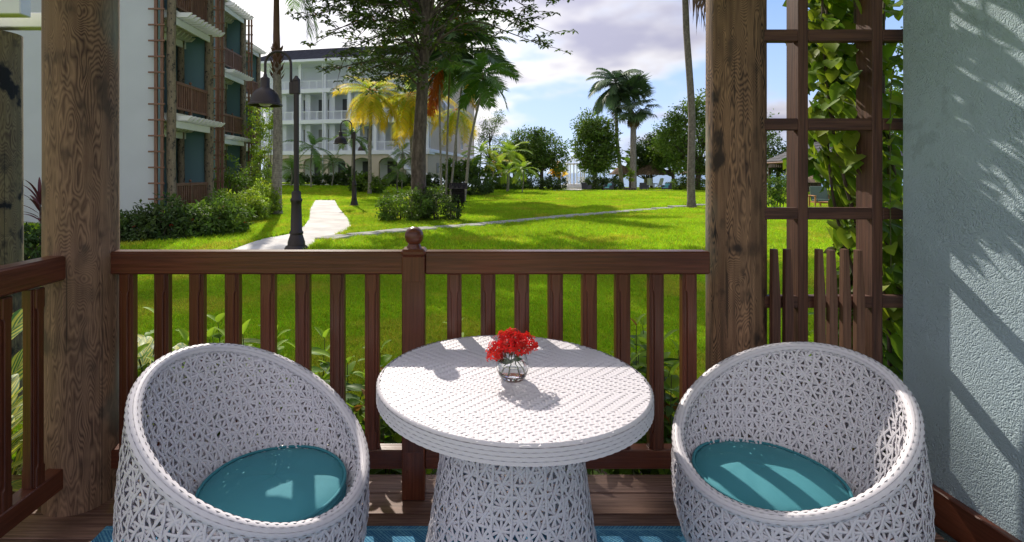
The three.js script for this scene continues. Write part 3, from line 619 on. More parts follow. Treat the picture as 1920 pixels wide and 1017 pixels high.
// ---- vase and flowers
const VX = .187, VZ = -1.722, TT = .739;
{
  const o = thing('glass_vase', 'small round clear glass vase half filled with water, on the woven table', 'vase', V(VX, TT, VZ));
  const out = [[.0005, .0005], [.036, .0005], [.040, .003], [.046, .014], [.0525, .034], [.053, .048], [.050, .064], [.0445, .082], [.0425, .086]], inn = [[.0405, .085], [.0425, .080], [.0470, .063], [.0500, .048], [.0490, .034], [.042, .018], [.034, .013], [.0005, .012]];
  new MB().lathe([...out, ...inn], 40).build('bowl', M.glass, o);
  new MB().lathe([[.0005, .0128], [.0336, .0138], [.0412, .0184], [.0483, .034], [.0488, .046], [.0486, .0515], [.0005, .0515]], 40).build('water', M.water, o);
}
{
  const o = thing('red_flowers', 'bunch of small bright red flowers in the glass vase', 'flowers', V(VX, TT, VZ)), r = rng(21);
  const red = leafMat(.80, .022, .022, .4, .25), st = std({ color: rgb(.30, .14, .07), roughness: .7 }), gr = std({ color: rgb(.07, .10, .03), roughness: .6 });
  const heads = [[-.042, .118, .010], [.004, .142, -.006], [.042, .128, .0], [-.012, .114, .034], [.028, .108, .032], [-.05, .098, -.012], [.058, .108, -.016], [.008, .128, .020], [-.022, .134, -.02], [-.062, .082, .018]];
  for (const [hx, hy, hz] of heads) {
    const mb = new MB(true), s = new MB();
    for (let k = 0; k < 26; k++) {
      const d = onUnit(r); d.y = Math.abs(d.y) * .9 - .25; d.normalize(); const c = V(hx, hy, hz).addScaledVector(d, .017 + r() * .013);
      const t = V(r() - .5, r() - .5, r() - .5).cross(d).normalize(), b = V().crossVectors(d, t), tw = .7 + .5 * r(); mb.col = [tw, tw * (.6 + r()), tw * (.7 + .6 * r())];
      for (let q = 0; q < 4; q++) { const a = q * 1.5708 + r() * .4, dir = t.clone().multiplyScalar(Math.cos(a)).addScaledVector(b, Math.sin(a)).addScaledVector(d, .25 - .3 * r()).normalize(); mb.leaf(c, dir, d, .0105 + r() * .003, .0075, .1, .3); }
      s.tube([V(hx * .35, hy - .035, hz * .35), c], .0007, 3, 1, false);
    }
    const m = mb.build('flower_head', red, o); s.build('thin_stalks', st, m);
  }
  for (const [x, z, x2, z2] of [[-.006, .012, -.016, .020], [.010, .010, .022, .024], [.02, -.01, .036, .006], [-.012, -.01, -.03, -.01]]) new MB().tube([V(x * .6, .09, z * .6), V(x, .05, z), V(x2 * .9, .016, z2 * .9)], .0019, 6, 1).build('stem', gr, o);
  const lf = new MB(true); lf.col = [1, 1, 1]; lf.leaf(V(.004, .066, .03), V(-1, .05, -.1).normalize(), V(0, .6, .8), .05, .022, .1).leaf(V(-.01, .07, .028), V(1, .1, -.2).normalize(), V(0, .8, .6), .045, .02, .1); lf.build('leaf', M.leafDark, o);
}
{
  const o = thing('rug', 'blue patterned outdoor rug lying under the table and chairs', 'rug', V(.1, 0, 0));
  new MB().box(0, .0055, -1.18, 3.0, .009, 1.80, .003).build('pile', M.rug, o);
}
// ================================================================ PLANTS: builders
const LEAFTINT = (r, b = .35) => { const t = 1 - b + 2 * b * r(), y = r(); return [t * (1 + .25 * y * y), t, t * (1 - .3 * y)]; };
function foliage(blobs, count, size, r, o = {}) {                           // leaves in clumps through the volume of some ellipsoids
  const mb = new MB(true), vol = blobs.map(b => Math.pow(b.r[0] * b.r[1] * b.r[2], .6)), tot = vol.reduce((a, b) => a + b, 0);
  blobs.forEach((b, bi) => {
    const n = Math.round(count * vol[bi] / tot), per = o.per || 22, clumps = Math.ceil(n / per), cs = (o.clump || .30) * Math.pow(b.r[0] * b.r[1] * b.r[2], 1 / 3);
    for (let k = 0; k < clumps; k++) {
      const d = onUnit(r), q = (o.inner || .35) + (1 - (o.inner || .35)) * Math.pow(r(), .5), nz = .58 + .84 * fbm(d.x * 2 + bi * 7 + 9, d.y * 2 + d.z * 3 + 9, 2);
      const c = V(b.c.x + d.x * b.r[0] * q * nz, b.c.y + d.y * b.r[1] * q * nz, b.c.z + d.z * b.r[2] * q * nz), tint = LEAFTINT(r, o.tint || .3);
      for (let j = 0; j < per; j++) {
        const e = onUnit(r), m = Math.pow(r(), .6) * cs, p = V(c.x + e.x * m, c.y + e.y * m * .75, c.z + e.z * m);
        if (o.floor !== undefined && p.y < o.floor) p.y = o.floor + r() * .1;
        const dir = onUnit(r).multiplyScalar(.8).addScaledVector(e, .5).addScaledVector(d, .3); dir.y -= o.hang || .15; dir.normalize();
        const nn = onUnit(r).multiplyScalar(.75); nn.y += .7; nn.addScaledVector(d, .4); nn.addScaledVector(dir, -nn.dot(dir)).normalize();
        const w = .8 + .4 * r(); mb.col = o.color ? o.color(r, p, tint) : [tint[0] * w, tint[1] * w, tint[2] * w];
        mb.leaf(p, dir, nn, size * (.65 + .7 * r()), size * (o.wide || .5) * (.8 + .4 * r()), .12, .25);
      }
    }
  });
  return mb;
}
function branchTo(mb, a, b, r0, r1, r, sag = .12, n = 7) {
  const L = a.distanceTo(b), m1 = a.clone().lerp(b, .35), m2 = a.clone().lerp(b, .7); m1.y += L * sag; m2.y += L * sag * .6;
  for (const m of [m1, m2]) m.add(V((r() - .5) * L * .12, (r() - .5) * L * .06, (r() - .5) * L * .12));
  const P = curve([a, m1, m2, b], n); mb.tube(P, P.map((_, k) => lerp(r0, r1, k / n)), 6, 1); return P;
}
function tree(name, label, base, top, r0, blobs, count, size, mat, seed, o = {}) {
  const t = thing(name, label, 'tree', base, 0, o.group), r = rng(seed), L = p => p.clone().sub(base);
  const tr = new MB(), T = L(top), bend = V((r() - .5) * .3, 0, (r() - .5) * .3), P = curve([V(0, -.1, 0), T.clone().multiplyScalar(.5).add(bend), T], 10);
  tr.tube(P, P.map((_, k) => r0 * (k === 0 ? 1.35 : lerp(1.05, .6, k / 10))), 10, 1);
  const bl = blobs.map(b => ({ c: L(b.c), r: b.r })), floor = groundHeight(base.x, base.z) - base.y + .05;
  for (const b of bl) { const s = P[4 + Math.floor(r() * 5)]; for (let k = 0; k < 3; k++) { const e = onUnit(r); branchTo(tr, s, V(b.c.x + e.x * b.r[0] * .6, b.c.y + e.y * b.r[1] * .5, b.c.z + e.z * b.r[2] * .6), r0 * .38, r0 * .07, r, .06); } }
  tr.build('trunk', o.bark || M.bark, t);
  stuff(foliage(bl, count, size, r, { floor, ...o }).build('crown', mat, t));
  return t;
}
const B = (px, py, d, rx, ry, rz) => ({ c: W(px, py, d), r: [rx * d / F, ry * d / F, (rz ?? rx) * d / F] });
function shrub(name, label, blobs, count, size, mat, seed, o = {}) {
  const b0 = blobs[0].c, base = V(b0.x, groundHeight(b0.x, b0.z), b0.z), t = thing(name, label, o.cat || 'shrub', base, 0, o.group), r = rng(seed), st = new MB();
  const bl = blobs.map(b => ({ c: b.c.clone().sub(base), r: b.r }));
  for (const b of bl) for (let k = 0; k < (o.stems || 7); k++) { const e = onUnit(r), f = V(b.c.x + e.x * b.r[0] * .3, -.05, b.c.z + e.z * b.r[2] * .3); st.tube([f, f.clone().lerp(V(b.c.x + e.x * b.r[0] * .7, b.c.y + Math.abs(e.y) * b.r[1] * .7, b.c.z + e.z * b.r[2] * .7), .5).add(V(0, .08, 0)), V(b.c.x + e.x * b.r[0] * .8, b.c.y + Math.abs(e.y) * b.r[1] * .8, b.c.z + e.z * b.r[2] * .8)], [.018, .012, .004], 5); }
  st.build('stems', M.bark, t);
  stuff(foliage(bl, count, size, r, { floor: .03, inner: .5, clump: .26, ...o }).build('foliage', mat, t));
  if (o.flowers) { const fl = new MB(true); for (let k = 0; k < o.flowers; k++) { const b = bl[k % bl.length], d = onUnit(r); d.y = Math.abs(d.y) * .8; d.z = Math.abs(d.z); const c = V(b.c.x + d.x * b.r[0], b.c.y + d.y * b.r[1], b.c.z + d.z * b.r[2]); for (let j = 0; j < 9; j++) { const e = onUnit(r); e.y = Math.abs(e.y); fl.leaf(c.clone().addScaledVector(e, .02), e, onUnit(r), .035, .03); } } stuff(fl.build('flowers', o.flowerMat, t)); }
  return t;
}
// feather frond one metre long, arching from the pitch it starts with
function frondGeo(seed, pitch, o = {}) {
  const mb = new MB(true), r = rng(seed), n = 14, P = [], bend = (o.bend ?? 1.1), pet = o.petiole ?? .12; let x = 0, y = 0, a = pitch;
  for (let k = 0; k <= n; k++) { P.push(V(x, y, .02 * Math.sin(k * .4 + seed))); x += Math.cos(a) / n; y += Math.sin(a) / n; a -= bend / n * (.5 + k / n) * Math.max(.15, Math.cos(a * .6)); }
  const c1 = o.c1 || [1, 1, 1], c2 = o.c2 || c1; mb.col = o.rib || [1.5, 1.3, 1];
  mb.tube(P, P.map((_, k) => lerp(.0085, .0018, k / n) * (o.ribw || 1)), 5, 1, false);
  const C = new THREE.CatmullRomCurve3(P), m = o.leaflets || 40, wid = o.width || .24, dr = o.droop ?? .45, lw = o.lw || .016;
  for (let k = 0; k < m; k++) for (const s of [-1, 1]) {
    const t = pet + (1 - pet) * (k + .5 + (r() - .5) * .4) / m, p = C.getPointAt(Math.min(.999, t)), T = C.getTangentAt(Math.min(.999, t)), up = V(-T.y, T.x, 0).normalize();
    const prof = Math.pow(Math.sin(Math.PI * clamp(.12 + .80 * (t - pet) / (1 - pet))), .6), len = wid * prof * (.85 + .3 * r()), fw = lerp(.35, .95, (t - pet) / (1 - pet));
    const d = V(0, 0, s).addScaledVector(T, fw).addScaledVector(up, (o.vee ?? .25) + (r() - .5) * .25).normalize();
    const mid = p.clone().addScaledVector(d, len * .5); mid.y -= len * dr * .12; const tip = p.clone().addScaledVector(d, len * .95); tip.y -= len * dr * (.45 + .3 * r());
    const w = lw * (.7 + .3 * prof), wd = T.clone().multiplyScalar(w * .5), nn = V().crossVectors(d, T).multiplyScalar(s).normalize(); if (nn.y < 0) nn.negate();
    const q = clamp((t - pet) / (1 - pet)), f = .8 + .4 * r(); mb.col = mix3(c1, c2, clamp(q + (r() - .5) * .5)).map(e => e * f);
    const A = mb.v(p.x - wd.x, p.y - wd.y, p.z - wd.z, nn.x, nn.y, nn.z), Bq = mb.v(p.x + wd.x, p.y + wd.y, p.z + wd.z, nn.x, nn.y, nn.z), Cq = mb.v(mid.x - wd.x * 1.3, mid.y - wd.y * 1.3, mid.z - wd.z * 1.3, nn.x, nn.y, nn.z), D = mb.v(mid.x + wd.x * 1.3, mid.y + wd.y * 1.3, mid.z + wd.z * 1.3, nn.x, nn.y, nn.z), E = mb.v(tip.x, tip.y, tip.z, nn.x, nn.y, nn.z);
    mb.quad(A, Bq, D, Cq).tri(Cq, D, E);
  }
  return mb.geo();
}
const frondSet = (seed, o) => [1.25, .95, .65, .35, .0, -.45, -1.0].map((p, k) => [frondGeo(seed + k, p, o), frondGeo(seed + 40 + k, p - .12, o)]);
const SETS = {
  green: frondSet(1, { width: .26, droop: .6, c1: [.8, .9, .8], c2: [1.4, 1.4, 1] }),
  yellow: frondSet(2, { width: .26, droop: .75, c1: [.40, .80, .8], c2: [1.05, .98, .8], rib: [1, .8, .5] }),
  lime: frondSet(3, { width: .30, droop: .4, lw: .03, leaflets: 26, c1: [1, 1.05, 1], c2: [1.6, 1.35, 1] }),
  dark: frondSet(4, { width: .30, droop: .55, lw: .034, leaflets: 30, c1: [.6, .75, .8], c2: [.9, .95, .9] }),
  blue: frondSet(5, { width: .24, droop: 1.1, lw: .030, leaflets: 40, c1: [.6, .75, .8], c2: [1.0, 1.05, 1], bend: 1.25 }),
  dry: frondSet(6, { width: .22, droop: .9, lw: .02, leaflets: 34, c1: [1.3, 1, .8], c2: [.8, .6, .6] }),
};
function putFrond(o, set, pitch, yaw, L, mat, r, name = 'frond') {
  const P = [1.25, .95, .65, .35, 0, -.45, -1.0]; let k = 0; P.forEach((p, q) => { if (Math.abs(p - pitch) < Math.abs(P[k] - pitch)) k = q; });
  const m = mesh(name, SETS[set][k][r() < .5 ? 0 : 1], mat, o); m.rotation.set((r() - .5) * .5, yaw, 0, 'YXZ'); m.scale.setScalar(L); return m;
}
function palm(name, label, base, top, r0, r1, set, mat, N, L, seed, o = {}) {
  const t = thing(name, label, 'palm', base, 0, o.group), r = rng(seed), T = top.clone().sub(base), mid = T.clone().multiplyScalar(.5).add(o.bow || V((r() - .5) * .2, 0, 0));
  const P = curve([V(0, -.1, 0), T.clone().multiplyScalar(.12).setY(T.y * .12).lerp(mid, .1), mid, T], 18), tr = new MB();
  tr.tube(P, P.map((_, k) => k === 0 ? r0 * 1.5 : k === 1 ? r0 * 1.12 : lerp(r0, r1, k / 18)), 12, 1); tr.build('trunk', o.bark || M.palmBark, t);
  const crown = new THREE.Group(); crown.name = 'crown'; crown.position.copy(T); if (N) t.add(crown);
  if (o.shaft) new MB().tube([V(0, -.15, 0), V(0, o.shaft * .4, 0), V(0, o.shaft, 0)], [r1 * 1.5, r1 * 1.35, r1 * .6], 10).build('crownshaft', o.shaftMat || M.stem, crown);
  for (let k = 0; k < N; k++) {
    const q = (k + .5) / N, pitch = lerp(o.hi ?? 1.2, o.lo ?? -.5, Math.pow(q, o.pow ?? .8)) + (r() - .5) * .2, yaw = k * 2.39996 + seed + (r() - .5) * .4;
    const f = putFrond(crown, set, pitch, yaw, L * (.8 + .25 * r()) * (k < 2 ? .8 : 1), mat, r); f.position.y = (o.shaft || .05) * lerp(1, .5, q);
  }
  for (let k = 0; k < (o.dead || 0); k++) { const f = putFrond(crown, 'dry', -1.0, (o.deadYaw ?? 0) + (k - (o.dead - 1) / 2) * .5, L * (o.deadL || .85), o.deadMat || M.leafDry, r, 'dead_frond'); f.rotation.z = -.45; }
  return t;
}
// single broad blade lying along +z, for plants near enough to count their leaves
function bladeGeo(len, wid, o = {}) {
  const mb = new MB(true), n = o.n || 7, prof = o.prof || (t => Math.pow(Math.sin(Math.PI * Math.pow(t, .75)), .8)), bend = o.bend ?? .35, fold = o.fold ?? .22; let y = 0, z = 0, a = o.rise ?? .15, prev = null;
  for (let k = 0; k <= n; k++) {
    const t = k / n, w = wid / 2 * Math.max(0, prof(t)), row = [], ny = Math.cos(a), nz = -Math.sin(a);
    for (const [s, nx] of [[-1, .45], [-.5, .25], [0, 0], [.5, -.25], [1, -.45]]) { const up = fold * Math.abs(s) * w + (o.wave || 0) * w * Math.sin(t * 15 + s * 2) * Math.abs(s); mb.col = o.col ? o.col(s, t) : [1, 1, 1]; row.push(mb.v(s * w, y + up * ny, z + up * nz - (o.heart ? o.heart * Math.abs(s) * (1 - t) * wid : 0), nx, ny, nz, s * .5 + .5, t)); }
    if (prev) for (let s = 0; s < 4; s++) mb.quad(prev[s], prev[s + 1], row[s + 1], row[s]);
    prev = row; z += Math.cos(a) * len / n; y += Math.sin(a) * len / n; a -= bend / n * (.6 + t);
  }
  return mb.geo();
}
const Zp = V(0, 0, 1);
function aim(m, dir, roll = 0) { const q = new THREE.Quaternion(), z = dir.clone().normalize(), x = V(0, 1, 0).cross(z); if (x.lengthSq() < 1e-4) x.set(1, 0, 0); x.normalize(); const y = V().crossVectors(z, x); m.quaternion.setFromRotationMatrix(new THREE.Matrix4().makeBasis(x, y, z)); m.rotateZ(roll); return m; }

// ================================================================ PLANTS BY THE VERANDA
{ // leafy seedlings between railing and lawn
  const gs = [0, 1, 2, 3].map(k => bladeGeo(.105, .050, { bend: .5 + k * .2, fold: .25, rise: .2 })), mats = [0, 1, 2].map(k => leafMat(...[[.17, .33, .025], [.32, .50, .03], [.075, .15, .02]][k], [.5, .55, .3][k], .5)), old = leafMat(.34, .17, .035, .4, .2), r = rng(61);
  const spots = [[236, 700, 2.7], [292, 680, 2.9], [338, 640, 2.95], [385, 640, 2.85], [425, 600, 3.05], [462, 622, 2.75], [520, 645, 2.95], [570, 665, 2.8], [610, 700, 2.65], [650, 690, 2.95], [700, 660, 3.0], [735, 700, 2.7], [870, 618, 2.75], [1205, 612, 2.7], [1240, 618, 2.9], [1268, 650, 2.6], [1300, 665, 2.85], [1182, 690, 2.62], [1465, 620, 2.9], [1540, 560, 3.05], [560, 730, 2.6], [480, 700, 2.62], [1120, 800, 2.6], [720, 800, 2.58], [500, 628, 3.05], [595, 640, 2.9], [632, 668, 2.72], [545, 700, 2.66], [680, 720, 2.62], [1222, 660, 2.66], [1250, 690, 2.58], [330, 655, 2.7], [445, 650, 2.68], [310, 690, 2.68], [400, 680, 2.66], [260, 600, 3.0]];
  const ORD = ['first', 'second', 'third', 'fourth', 'fifth', 'sixth', 'seventh', 'eighth', 'ninth', 'tenth', 'eleventh', 'twelfth', 'thirteenth', 'fourteenth', 'fifteenth', 'sixteenth', 'seventeenth', 'eighteenth', 'nineteenth', 'twentieth', 'twenty first', 'twenty second', 'twenty third', 'twenty fourth', 'twenty fifth', 'twenty sixth', 'twenty seventh', 'twenty eighth', 'twenty ninth', 'thirtieth', 'thirty first', 'thirty second', 'thirty third', 'thirty fourth', 'thirty fifth', 'thirty sixth', 'thirty seventh'];
  spots.forEach(([px, py, d], i) => {
    const top = W(px, py, d), base = V(top.x + (r() - .5) * .1, GY, top.z), h = Math.max(.15, top.y - GY);
    const side = px < 300 ? 'by the left column' : px < 560 ? 'behind the left chair' : px < 900 ? 'near the newel post' : px < 1330 ? 'left of right column' : 'behind the picket gate';
    const look = i % 3 === 1 ? 'bright green' : i % 3 === 2 ? 'dark green' : 'mid green';
    const order = spots.slice().sort((a, b) => a[0] - b[0]).findIndex(q => q === spots[i]);
    const t = thing('seedling', `${look} leafy seedling under the railing ${side}, ${ORD[order]} from left`, 'plant', base, 0, 'leafy seedlings in the bed under the railing');
    const st = new MB(), stems = 2 + (h > .5 ? 1 : 0);
    for (let s = 0; s < stems; s++) {
      const e = V((r() - .5) * .26 * (s ? 1 : .3), h * (s ? .6 + .3 * r() : 1), (r() - .5) * .2), P = curve([V((r() - .5) * .04, -.02, 0), V(e.x * .3, e.y * .55, e.z * .3), e], 8);
      st.tube(P, P.map((_, k) => lerp(.005, .002, k / 8)), 5);
      const n = Math.round(7 + h * 13);
      for (let k = 0; k < n; k++) {
        const f = 1 - Math.pow(k / n, 1.1) * .85, p = P[Math.min(8, Math.round(f * 8))].clone(), yaw = k * 2.4 + r() * .8, el = lerp(.9, -.1, Math.min(1, k / 5)) + (r() - .5) * .4;
        const m = mesh('leaf', gs[Math.floor(r() * 4)], r() < .03 ? old : mats[k < 3 ? 1 : r() < .45 ? (i % 3 === 2 ? 2 : i % 3) : (r() < .5 ? 0 : 2)], t); m.position.copy(p); aim(m, V(Math.cos(yaw) * Math.cos(el), Math.sin(el), Math.sin(yaw) * Math.cos(el)), (r() - .5) * .6); m.scale.setScalar(.75 + .75 * r() * (k < 3 ? .7 : 1));
      }
    }
    st.build('stems', M.stem, t);
  });
}
{ // low ground cover in the bed
  const t = thing('ground_cover', 'low dark green ground cover filling the bed behind the railing', 'ground cover', V(0, GY, 0)), bl = [], r = rng(62);
  for (let k = 0; k < 26; k++) { const x = lerp(-2.6, 2.0, r()), d = lerp(2.62, 3.0, r()); bl.push({ c: V(x, .10, -d), r: [.22, .16 + .12 * r(), .13] }); }
  stuff(t); stuff(foliage(bl, 2600, .095, r, { floor: .01, inner: .2, per: 12 }).build('leaves', M.leafMid, t));
}
{ // variegated shell ginger
  const stripe = tex(128, 512, (u, v) => { const s = Math.abs(u - .5) * 2, q = (v * 26 - s * 9 + fbm(u * 3 + 4, v * 8, 2) * 1.2), m = sst(.38, .58, vnoise(q * 1.1 + 9, (u > .5 ? 30 : 0))) * .9; const c = mix3([.09, .24, .02], [.80, .74, .08], m); return s < .05 ? [.45, .45, .1] : c; }, 1, 1, true);
  const mat = phys({ map: stripe, roughness: .96, transmission: .55, thickness: 0, side: THREE.DoubleSide, clearcoat: .3, clearcoatRoughness: .35 });
  const gs = [0, 1, 2].map(k => bladeGeo(.52, .115, { n: 12, bend: .7 + k * .35, fold: .3, rise: .3, wave: .06 })), r = rng(71);
  const plants = [['variegated yellow striped ginger plant behind the left chair, right of the left column', -1.63, -2.95, .62, 15, .3], ['variegated ginger plant close behind the left end of the railing', -1.82, -3.2, .5, 13, 1.2], ['tall variegated ginger plant outside the side railing, sunlit', -2.16, -2.25, .62, 16, .2], ['pale striped ginger plant outside the side railing, farther back', -2.32, -2.62, .75, 14, 2.2], ['low yellow striped ginger plant outside the side railing, nearest the camera', -2.34, -2.02, .34, 13, 1.0], ['yellow ginger plant outside the side railing, close to its balusters', -2.22, -2.40, .42, 16, 2.6]];
  for (const [lab, x, z, h, n, a0] of plants) {
    const t = thing('ginger_plant', lab, 'plant', V(x, GY, z)), st = new MB();
    for (let s = 0; s < 4; s++) {
      const a = a0 + s * 1.57, e = V(Math.cos(a) * .22, h * (.8 + .3 * r()), Math.sin(a) * .22), P = curve([V(Math.cos(a) * .03, 0, Math.sin(a) * .03), e.clone().multiplyScalar(.55), e], 8); st.tube(P, .006, 6);
      for (let k = 0; k < n / 4; k++) { const f = clamp(.45 + .6 * k / (n / 4)), p = P[Math.round(f * 8)], yaw = a + (k % 2 ? 1 : -1) * (.7 + .5 * r()), el = .55 - .5 * r(), m = mesh('leaf', gs[Math.floor(r() * 3)], mat, t); m.position.copy(p); aim(m, V(Math.cos(yaw) * Math.cos(el), Math.sin(el), Math.sin(yaw) * Math.cos(el)), (r() - .5) * .8); m.scale.setScalar(.75 + .4 * r()); }
    }
    st.build('stems', M.stem, t);
  }
}
{ // climbing vine on the trellis
  const t = thing('climbing_vine', 'climbing vine with heart shaped leaves covering the trellis beside the plaster wall', 'vine', V(2.08, GY, -2.55)), r = rng(81);
  const gs = [0, 1, 2].map(k => bladeGeo(.140, .118, { n: 10, heart: .22, bend: .35 + .25 * k, fold: .10, rise: .05, prof: q => q < .25 ? Math.sqrt(Math.max(0, 1 - ((.25 - q) / .33) ** 2)) : Math.pow(Math.max(0, Math.cos((q - .25) / .75 * 1.5708)), .9) }));
  const mats = [leafMat(.10, .20, .018, .55, .5), leafMat(.22, .38, .022, .6, .5), leafMat(.36, .50, .03, .6, .45), leafMat(.03, .065, .016, .25, .5)];
  const st = new MB(), strands = [];
  for (const [x0, x1, y1, zz] of [[.02, .06, 3.3, 0], [.08, -.02, 3.4, .05], [-.02, -.24, 3.2, -.02], [-.06, -.30, 3.3, .03], [.05, -.16, 3.1, .06], [.0, -.22, 2.6, -.05], [-.03, -.10, 3.0, .02]]) { const P = curve([V(x0, 0, zz), V(lerp(x0, x1, .2) + .05, y1 * .3, zz + .03), V(lerp(x0, x1, .75) - .03, y1 * .62, zz), V(x1, y1, zz - .02)], 24); strands.push(P); st.tube(P, P.map((_, k) => lerp(.013, .004, k / 24)), 6); }
  st.build('vine_stems', M.bark, t);
  const vineEdge = y => y < 1.42 ? -.02 : lerp(-.17, -.32, sst(1.6, 2.0, y));
  let n = 0; const put = (p, yaw, el, s, mi, roll) => { const m = mesh('leaf', gs[n++ % 3], mats[mi], t); m.position.copy(p); aim(m, V(Math.cos(yaw) * Math.cos(el), Math.sin(el), Math.sin(yaw) * Math.cos(el)), roll); m.scale.setScalar(s); };
  for (let k = 0; k < 700 && n < 297; k++) {
    const P = strands[k % 7], f = .10 + .9 * r(); const p = P[Math.min(24, Math.floor(f * 24))].clone(); const hi = sst(.9, 1.6, p.y); 
    if (p.y < 1.15 && p.x < -.08) continue; if (p.y > 2.6 && r() < .18) p.x -= r() * .5;
    p.x += (r() - .55) * lerp(.14, .36, hi) ; p.z += (r() - .5) * .2; p.y += (r() - .5) * .15; 
    p.x = Math.max(p.x, vineEdge(p.y) + r() * .05); put(p, 1.2 + (r() - .5) * 3.4, -1.15 + r() * .75, .38 + .42 * r(), r() < .06 ? 3 : r() < .3 ? 0 : r() < .6 ? 1 : 2, (r() - .5) * .8);
  }
  const up = new MB(true); for (let k = 0; k < 640; k++) { const P = strands[k % 7], y = 1.0 + 1.75 * r(), w = sst(1.0, 1.7, y), i = P.findIndex(q => q.y > y), c = P[i < 0 ? 24 : i]; const yaw = 1.57 + (r() - .5) * 2.6, el = -1.2 + r() * .8, o = new THREE.Object3D(); o.position.set(Math.max(c.x + (r() - .56) * .38 * w, vineEdge(y) + r() * .04), y, c.z + (r() - .5) * .22); aim(o, V(Math.cos(yaw) * Math.cos(el), Math.sin(el), Math.sin(yaw) * Math.cos(el)), (r() - .5) * .8); o.scale.setScalar(.36 + .36 * r()); o.updateMatrix(); const t2 = .7 + .6 * r(); up.col = [t2 * (1 + .4 * r()), t2, t2]; up.add(gs[k % 3], o.matrix); }
  stuff(up.build('small_leaves', mats[1], t));
  const back = []; for (let k = 0; k < 40; k++) { const y = lerp(.3, 2.7, r()), w = sst(1.0, 1.9, y); back.push({ c: V(lerp(.10, Math.max(-.24, vineEdge(y) + .08), w * r()) + .10 * (r() - .5), y, -.16 - .12 * r()), r: [.08 + .03 * w, .17, .07] }); }
  stuff(foliage(back, 2400, .075, rng(82), { per: 10, wide: .85, hang: .6, color: (q, p, tint) => tint.map(e => e * (.7 + .6 * q())) }).build('back_leaves', M.leafMid, t));
  const tw = thing('hanging_tendril', 'thin trailing tendril of small leaves against the edge of the plaster wall', 'vine', V(1.955, 1.75, -2.335)), tl = new MB(), P = curve([V(0, -.75, 0), V(-.012, -.3, .01), V(.006, .1, .0), V(.02, .22, .02)], 14); tl.tube(P, .0022, 5); tl.build('stem', M.stem, tw);
  for (let k = 0; k < 20; k++) { const m = mesh('leaf', gs[k % 3], mats[k % 3], tw); m.position.copy(P[Math.min(14, Math.floor(k / 20 * 15))]); aim(m, V(k % 2 ? .8 : -.8, -.5, .5 + r() * .5), r()); m.scale.setScalar(.34 + .2 * r()); }
}
{ // red cordylines behind the left column
  const t = thing('cordyline_plant', 'dark red leaved cordyline at the foot of the white wall, behind the left column', 'plant', G(74, 470)), mat = leafMat(.10, .025, .03, .3, .4), r = rng(90), g = bladeGeo(.7, .07, { n: 8, bend: 1.0, rise: .2 });
  new MB().tube([V(0, 0, 0), V(.02, .6, 0), V(0, 1.1, 0)], .02, 6).build('stems', M.bark, t);
  for (let k = 0; k < 22; k++) { const m = mesh('leaf', g, mat, t); m.position.set(0, .55 + .6 * k / 22, 0); const a = k * 2.4, el = lerp(.1, 1.2, k / 22); aim(m, V(Math.cos(a) * Math.cos(el), Math.sin(el), Math.sin(a) * Math.cos(el)), 0); }
}
